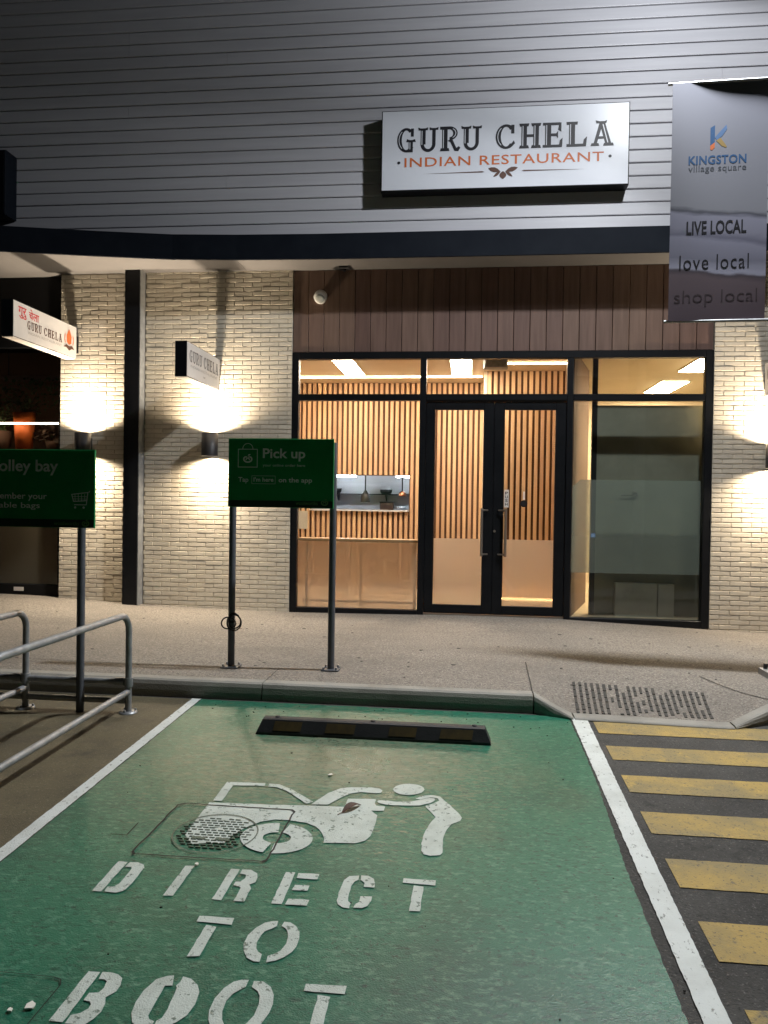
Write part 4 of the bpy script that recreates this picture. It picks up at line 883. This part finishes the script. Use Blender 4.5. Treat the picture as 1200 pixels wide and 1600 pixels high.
# ------------------------------------------------------------------ retail signs
def apple(mb, to3, cu, cv, s, k=1.0):
    polys(mb, [band(cu,cv,1.15*s,.9*s,.78*s,.52*s,-50,230,22), band(cu,cv+.25*s,.55*s,.62*s,.28*s,.36*s,180,360,10), [(cu-.62*s,cv-.70*s),(cu-.1*s,cv-.62*s),(cu-.2*s,cv-.35*s),(cu-.7*s,cv-.45*s)], [(cu+.62*s,cv-.70*s),(cu+.1*s,cv-.62*s),(cu+.2*s,cv-.35*s),(cu+.7*s,cv-.45*s)], [(cu-.02*s,cv-.80*s),(cu+.2*s,cv-1.22*s),(cu+.75*s,cv-1.2*s),(cu+.4*s,cv-.85*s)]], to3, .0001)
def outline(u0, v0, u1, v1, w_): return [rc(u0,v0,u1,v0+w_), rc(u0,v1-w_,u1,v1), rc(u0,v0+w_,u0+w_,v1-w_), rc(u1-w_,v0+w_,u1,v1-w_)]
def post(t, x, y, z0, z1, par, r=.030, plate=True):
    MB().tube([(x,y,z0),(x,y,z1)], r, 14).build('post', 'post_grey', par)
    if plate:
        bp = MB().bevbox(x-.075, x+.075, y-.075, y+.075, z0+.001, z0+.014, .003).build('base_plate', 'post_grey', par)
        for dx in (-.055,.055):
            for dy in (-.055,.055): MB().tube([(x+dx,y+dy,z0+.013),(x+dx,y+dy,z0+.034)], .010, 8).build('bolt', 'galvanised', bp)
pk = thing('pickup_sign', 'green pick up order sign on two grey posts by the kerb', 'sign', (-1.6, -3.33, -.1))
PX0, PZ1 = -2.070, 1.905; kx, kz = .928/164, .594/107
def pick(px, py, d): return (PX0+(px-358)*kx, -3.364-d, PZ1-(py-686)*kz)
MB().bevbox(-2.070, -1.142, -3.362, -3.345, 1.311, 1.905, .003).build('panel', 'retail_green', pk)
polys(MB(), [rc(359,782.0,521,792.5)], lambda u, v, d: pick(u, v, d-.0012)).build('footer_band', 'retail_green_dark', pk)
for x, y in ((-2.04,-3.312),(-1.158,-3.282)): post(pk, x, y, fz(x,y), 1.88, pk)
mb = MB(); polys(mb, outline(373,702,404,731,1.2)+[band(388.5,702,8.5,9,7.4,7.9,180,360,12)], pick, .0001); apple(mb, pick, 388.5, 718, 6.5)
fit_text(mb, 'Pick up', (412,721,478,701), pick, .022); fit_text(mb, 'your online order here', (412,730.5,478,725), pick, .004)
fit_text(mb, 'Tap', (374,756,390,746), pick, .02); fit_text(mb, "I'm here", (398,753,429,746), pick, .02); fit_text(mb, 'on the app', (437,756,489,746), pick, .02)
polys(mb, outline(395,743.6,432,756.4,.5), pick, .0001); mb.build('lettering', 'print_white', pk)
mb = MB(); fit_text(mb, 'woolworths', (464,788,498,782.5), pick); apple(mb, pick, 508.5, 784.5, 5.0); mb.build('footer_lettering', 'print_green', pk)
ts = thing('trolley_bay_sign', 'green trolley bay sign cut off by the left picture edge', 'sign', (-3.2, -4.33, -.25))
def trol(px, py, d): return (-3.530+px/149*.760, -4.386-d, 1.731-(py-703)/122*.585)
MB().bevbox(-3.80, -2.768, -4.384, -4.367, 1.146, 1.731, .003).build('panel', 'retail_green', ts)
polys(MB(), [rc(-52,812,148.5,824.5)], lambda u, v, d: trol(u, v, d-.0012)).build('footer_band', 'retail_green_dark', ts)
for x in (-2.893,-3.68): post(ts, x, -4.335, rz(-4.335), 1.70, ts, .030, False)
mb = MB(); fit_text(mb, 'Trolley bay', (-26,743.5,93,719), trol, .022); fit_text(mb, 'Remember your', (-26,784,76,771), trol, .012); fit_text(mb, 'reusable bags', (-30,798,65,786), trol, .012)
cart = [[(113.5,772),(140,768.5),(140,770),(113.5,773.5)], [(140,768.5),(142,766.5),(143,767.5),(141.2,770)], [(113.5,772),(115,772),(118,784),(116.6,784)], [(138.6,769),(140,769),(137.6,789),(136.2,789)], [(116.5,783),(138,781.4),(138,782.8),(116.5,784.4)], [(118,788),(137,788),(137,789.4),(118,789.4)]]
cart += [rc(114.5,775.6,139,776.3), rc(115.5,779.3,138.6,780)]+[[(x,772),(x+.8,772),(x+1.2,783),(x+.4,783)] for x in (119,124,129,134)]+[band(120,793,1.9,1.9,.1,.1,0,360,10), band(133,793,1.9,1.9,.1,.1,0,360,10)]
polys(mb, cart, trol, .0001); mb.build('lettering', 'print_white', ts)
mb = MB(); fit_text(mb, 'woolworths', (87,821,126,815), trol); apple(mb, trol, 136, 818, 5.2); mb.build('footer_lettering', 'print_green', ts)
cc = thing('cable_coil', 'loop of black cable tied around the left post of the pick up sign', 'cable', (-2.04, -3.32, .25))
mb = MB()
for ry, rx_, cx, cz, ph in ((.075,.062,-2.005,.31,0),(.06,.052,-2.0,.315,.4),(.05,.065,-2.055,.30,.2)):
    mb.tube([(cx+rx_*math.cos(2*math.pi*k/22+ph), -3.352-.012*math.sin(4*math.pi*k/22), cz+ry*math.sin(2*math.pi*k/22+ph)) for k in range(23)], .0065, 6)
mb.build('loops', 'cable_black', cc); MB().lathe([(.034,0),(.034,.02)], (-2.04,-3.312,.30), 14).build('tie', 'cable_black', cc)

# ------------------------------------------------------------------ trolley bay rails
tr = thing('trolley_bay_rails', 'galvanised pipe rails of the trolley bay at lower left', 'railing', (-2.9, -5.1, -.25))
def arc_pts(c, r, a0, a1, f, n=7): return [f(c[0]+r*math.cos(R(a0+(a1-a0)*k/n)), c[1]+r*math.sin(R(a0+(a1-a0)*k/n))) for k in range(n+1)]
def side_rail(x, yb, yf):
    f = lambda y, z: (x, y, z); top = .500; r = .13
    pts = [f(yb, rz(yb))]+arc_pts((yb-r, top-r), r, 0, 90, f)+[f(yb-.6, top)]+arc_pts((yf+r, top-r), r, 90, 180, f)+[f(yf, rz(yf))]
    MB().tube(pts, .0245, 14).build('side_rail', 'galvanised', tr)
    MB().tube([f(yb, -.085), f(yf, -.115)], .0225, 12).build('lower_rail', 'galvanised', tr)
    for y in (yb, yf):
        pl = MB().lathe([(.001,.016),(.065,.016),(.07,.0),(.07,-.02)], (x,y,rz(y)), 18).build('foot_flange', 'galvanised', tr)
        for k in range(3): a = k*2.1+.4; MB().tube([(x+.052*math.cos(a),y+.052*math.sin(a),rz(y)+.015),(x+.052*math.cos(a),y+.052*math.sin(a),rz(y)+.034)], .008, 6).build('bolt', 'galvanised', pl)
for x in (-2.523, -3.345, -4.17): side_rail(x, -4.31, -6.04)
for z in (-.012, -.155):
    for a, b in ((-4.17,-3.345),(-3.345,-2.523)): MB().tube([(a+.02,-4.31,z),(b-.02,-4.31,z)], .0235, 12).build('cross_rail', 'galvanised', tr)
for x in (-2.523,-3.345):
    MB().tube([(x,-4.31,-.045),(x,-4.31,.022)], .034, 14).build('clamp', 'galvanised', tr)
    MB().tube([(x-.10,-4.31,-.012),(x-.03,-4.31,-.012)], .032, 12).build('clamp', 'galvanised', tr)

# ------------------------------------------------------------------ wheel stop
wsp = thing('wheel_stop', 'black rubber wheel stop with faded yellow patches at head of green bay', 'wheel stop', (-.63, -4.58, -.25))
wx0, wx1, wy, wz = -1.44, .185, -4.66, rz(-4.6)+.004
prof = [(0,.0),(0,.016),(.035,.098),(.055,.104),(.105,.104),(.125,.096),(.15,.0)]
vs = []; m = len(prof)
for x, ins in ((wx0,0),(wx1,0)):
    for y, z in prof:
        dx = z*.42*(1 if x == wx0 else -1); vs.append((x+dx, wy+y, wz+z))
fs = [(j, m+j, m+(j+1) % m, (j+1) % m) for j in range(m)]+[tuple(range(m-1,-1,-1)), tuple(m+j for j in range(m))]
mb = MB(); mb.add(vs, fs); mb.build('body', 'rubber', wsp)
for a, b in ((.075,.195),(.30,.425),(.57,.685),(.785,.92)):
    xa, xb = wx0+a*(wx1-wx0), wx0+b*(wx1-wx0)
    y0, z0, y1, z1 = wy+.0065, wz+.030, wy+.0315, wz+.089
    mb = MB(); mb.add([(xa,y0-.003,z0),(xb,y0-.003,z0),(xb+.01,y1-.003,z1),(xa+.012,y1-.003,z1)], [(0,1,2,3)]); mb.build('yellow_patch', 'rubber_yellow', wsp)
for f_ in (.085,.5,.93):
    x = wx0+f_*(wx1-wx0); MB().lathe([(.001,.112),(.016,.112),(.018,.104)], (x,wy+.08,wz), 12).build('bolt_cap', 'lamp_black', wsp)

# ------------------------------------------------------------------ banner pole with street luminaire
lp = thing('light_pole', 'grey lamp pole standing at the right picture edge', 'lamp post', (2.76, -2.86, -.1))
g0 = fz(2.76,-2.86)
bp = MB().bevbox(2.60, 2.92, -3.02, -2.70, g0+.001, g0+.055, .006).build('base_plate', 'galvanised', lp)
for dx in (-.115,.115):
    for dy in (-.115,.115): MB().tube([(2.76+dx,-2.86+dy,g0+.054),(2.76+dx,-2.86+dy,g0+.10)], .020, 8).build('bolt', 'lamp_black', bp)
MB().tube([(2.76,-2.86,g0+.05),(2.76,-2.86,3.0),(2.76,-2.86,7.25)], [.085,.075,.06], 18).build('shaft', 'post_grey', lp)
MB().tube([(2.76,-2.86,7.15),(2.6,-2.9,7.25),(2.42,-2.95,7.22)], .03, 10).build('outreach_arm', 'post_grey', lp)
LX, LY, LZ = 2.28, -3.06, 7.12
hd = MB().bevbox(LX-.17, LX+.17, LY-.12, LY+.12, LZ+.03, LZ+.12, .01).build('luminaire', 'post_grey', lp)
MB().box(LX-.14, LX+.14, LY-.09, LY+.09, LZ+.022, LZ+.0295).build('lens', 'lamp_cool', hd)
L = bpy.data.lights.new('pole_lamp', 'POINT'); L.energy = 2700; L.color = (.94, .97, 1.0); L.shadow_soft_size = .10
lo = bpy.data.objects.new('pole_lamp_light', L); C.objects.link(lo); lo.location = (LX, LY, LZ-.09); lo.parent = lp; lo.matrix_parent_inverse = Matrix.Translation(-Vector(lp.location))
aim = Vector((-.35, -.35, -.869)); lo.rotation_mode = 'QUATERNION'; lo.rotation_quaternion = aim.to_track_quat('-Z', 'Y')
photometric(L, [(0.0, 1.0), (.10, .92), (.20, .48), (.30, .255), (.345, .17), (.385, .105), (.42, .112), (.58, .12), (.72, .125), (.82, .0)])
for z, ysw in ((5.09, 0), (3.005, 0)):
    MB().tube([(1.70,-2.802,z),(2.70,-2.84,z)], .013, 10).build('banner_arm', 'galvanised', lp)
    MB().tube([(2.62,-2.84,z),(2.71,-2.845,z)], .024, 10).build('arm_clamp', 'lamp_black', lp)

bn = thing('street_banner', 'tall fabric banner with beach print hanging at the right edge', 'banner', (2.12, -2.82, 3.02))
def bmat():
    m = bpy.data.materials.new('banner_print'); m.use_nodes = True; n = m.node_tree.nodes; l = m.node_tree.links
    b_ = n['Principled BSDF']; b_.inputs['Roughness'].default_value = .6
    geo = n.new('ShaderNodeNewGeometry'); sp = n.new('ShaderNodeSeparateXYZ'); l.new(geo.outputs['Position'], sp.inputs[0])
    nz = n.new('ShaderNodeTexNoise'); nz.inputs['Scale'].default_value = 2.2; nz.inputs['Detail'].default_value = 6
    mp = n.new('ShaderNodeMapping'); mp.inputs['Scale'].default_value = (.8,1,3); l.new(geo.outputs['Position'], mp.inputs[0]); l.new(mp.outputs[0], nz.inputs['Vector'])
    # height plus a gentle slope and wobble -> bands: sand, foam, sea, horizon, sky
    a1 = n.new('ShaderNodeMath'); a1.operation = 'MULTIPLY_ADD'; a1.inputs[1].default_value = .16; l.new(nz.outputs['Fac'], a1.inputs[0]); l.new(sp.outputs[2], a1.inputs[2])
    a2 = n.new('ShaderNodeMath'); a2.operation = 'MULTIPLY_ADD'; a2.inputs[1].default_value = .10; l.new(sp.outputs[0], a2.inputs[0]); l.new(a1.outputs[0], a2.inputs[2])
    mr = n.new('ShaderNodeMapRange'); mr.inputs[1].default_value = 3.3; mr.inputs[2].default_value = 5.4; l.new(a2.outputs[0], mr.inputs[0])
    cr_ = n.new('ShaderNodeValToRGB'); e = cr_.color_ramp.elements
    stops = [(0,(0.139,0.102,0.130)),(.17,(0.187,0.139,0.163)),(.19,(0.094,0.075,0.096)),(.20,(0.514,0.514,0.666)),(.25,(0.269,0.269,0.359)),(.33,(0.336,0.336,0.449)),(.345,(0.185,0.185,0.263)),(.37,(0.304,0.304,0.401)),(.43,(0.319,0.319,0.420)),(.445,(0.076,0.080,0.109)),(.46,(0.27,0.275,0.32)),(.7,(0.20,0.205,0.245)),(1,(0.165,0.172,0.215))]  # lamp falloff offset in the print: lower bands lightened
    while len(e) > 1: e.remove(e[0])
    for k, (p, c_) in enumerate(stops):
        q = e[0] if k == 0 else e.new(p); q.position = p; q.color = (*c_, 1)
    l.new(mr.outputs[0], cr_.inputs[0]); l.new(cr_.outputs[0], b_.inputs['Base Color'])
    MATS['banner_print'] = m
bmat()
def bw(x, z): return -2.824+.004*math.sin(x*6+z*1.6)+.004*math.sin(z*2.6+x*3)
vs = []; fs = []; nx, nz_ = 40, 110
for s_ in (0, .0025):
    for j in range(nz_+1):
        for i in range(nx+1):
            x = 1.732+(2.545-1.732)*i/nx; z = 3.005+(5.09-3.005)*j/nz_; vs.append((x, bw(x,z)+s_, z))
N = (nx+1)*(nz_+1)
for j in range(nz_):
    for i in range(nx):
        q = (j*(nx+1)+i, j*(nx+1)+i+1, (j+1)*(nx+1)+i+1, (j+1)*(nx+1)+i); fs.append(q); fs.append(tuple(N+k for k in reversed(q)))
mb = MB(); mb.add(vs, fs, True); mb.build('fabric', 'banner_print', bn)
def ban(px, py, d):
    x = 1.727+(px-1050)/140*.751; z = 5.045-(py-137)/357*1.99+(px-1120)*.00012; return (x, bw(x,z)-.0006-d, z)
def btext(body, box, mat, name, bold=.0, sp=1.0): mb = MB(); fit_text(mb, body, box, ban, bold, sp); mb.build(name, mat, bn)
pbr('ink_blue', (.012,.075,.20), rough=.5); pbr('ink_slate', (.07,.08,.10), rough=.5); pbr('ink_yellow', (.30,.20,.06), rough=.5); pbr('ink_lightblue', (.08,.16,.32), rough=.5); pbr('ink_sand', (.085,.062,.072), rough=.5)
btext('KINGSTON', (1078,258,1169,244), 'ink_blue', 'name_lettering', .025, 1.05); btext('village square', (1078,272,1169,259), 'ink_slate', 'subtitle_lettering', .0, 1.05)
btext('LIVE LOCAL', (1077,367,1171,346), 'ink_black', 'slogan_lettering', .02); btext('love local', (1067,422,1176,399), 'ink_black', 'slogan_lettering', -.004, 1.1); btext('shop local', (1060,480,1190,454), 'ink_sand', 'slogan_lettering', -.012)
for nm, p, mt_ in (('emblem_stem',[(1112,201),(1119,197),(1119,224),(1112,229)],'ink_blue'),('emblem_foot',[(1112,229),(1119,224),(1119,232),(1115,236),(1112,235)],'ink_orange'),('emblem_arm',[(1119,216),(1137,197),(1138,204),(1131,214),(1122,221)],'ink_lightblue'),('emblem_leg',[(1121,221),(1128,217),(1138,231),(1137,233),(1130,230)],'ink_yellow')):
    polys(MB(), [p], ban).build(nm, mt_, bn)

# ------------------------------------------------------------------ litter
lf = thing('dead_leaf', 'curled brown leaf lying on the painted car symbol', 'leaf', (-.59, -5.78, -.28))
mb = MB(); n = 8; vs = []
for k in range(n+1):
    t_ = k/n; w_ = .022*math.sin(math.pi*min(1,t_*.95+.05))+.001; c_ = (-.635+.085*t_, -5.842+.115*t_); zz = rz(c_[1])+.011+.012*math.sin(math.pi*t_)
    vs += [(c_[0]-w_*.8, c_[1]+w_*.6, zz+.014*math.sin(math.pi*t_)), (c_[0], c_[1], zz), (c_[0]+w_*.8, c_[1]-w_*.6, zz+.010*math.sin(math.pi*t_))]
fs = []
for k in range(n):
    for j in (0,1): fs.append((k*3+j, k*3+j+1, (k+1)*3+j+1, (k+1)*3+j))
mb.add(vs, fs, True); mb.build('blade', 'leaf_brown', lf); MB().tube([(-.655,-5.868,rz(-5.87)+.010),(-.635,-5.842,rz(-5.84)+.013)], .002, 5).build('stalk', 'leaf_brown', lf)
for i, (x, y, s_, lb) in enumerate(((-1.418,-7.458,.020,'larger white paper scrap at the lower left corner'),(-1.475,-7.484,.010,'tiny white paper scrap at the lower left corner'),(-.79,-5.33,.014,'white scrap between the wheel stop and the car symbol'),(-1.205,-6.472,.010,'pale scrap just above the letter I of direct'))):
    mb = MB(); pts = [(x+s_*random.uniform(.6,1.2)*math.cos(a), y+s_*random.uniform(.6,1.3)*math.sin(a)) for a in [2*math.pi*k/9 for k in range(9)]]
    mb.prism(pts, on_road(0), .009, .0135); tag(mb.build('paper_scrap', 'litter_white'), lb, 'litter')
deb = MB()
for k in range(60):
    x = random.uniform(-2.05,.8); y = random.uniform(-7.6,-3.95) if k % 2 else random.uniform(-4.3,-3.93); s_ = random.uniform(.0015,.006)
    pts = [(x+s_*random.uniform(.5,1.6)*math.cos(a+x), y+s_*random.uniform(.4,1)*math.sin(a+x)) for a in (0,1.3,2.5,3.9,5.2)]
    deb.prism(pts, on_road(0), .0035, .0085)
o = deb.build('ground_debris', 'debris_dark'); o['kind'] = 'stuff'; o['label'] = 'scattered grit and leaf crumbs on the green bay'; o['category'] = 'debris'

for o in bpy.data.objects:
    if o.type == 'MESH' and o.parent is not None and 'lettering' in o.name: o['kind'] = 'stuff'
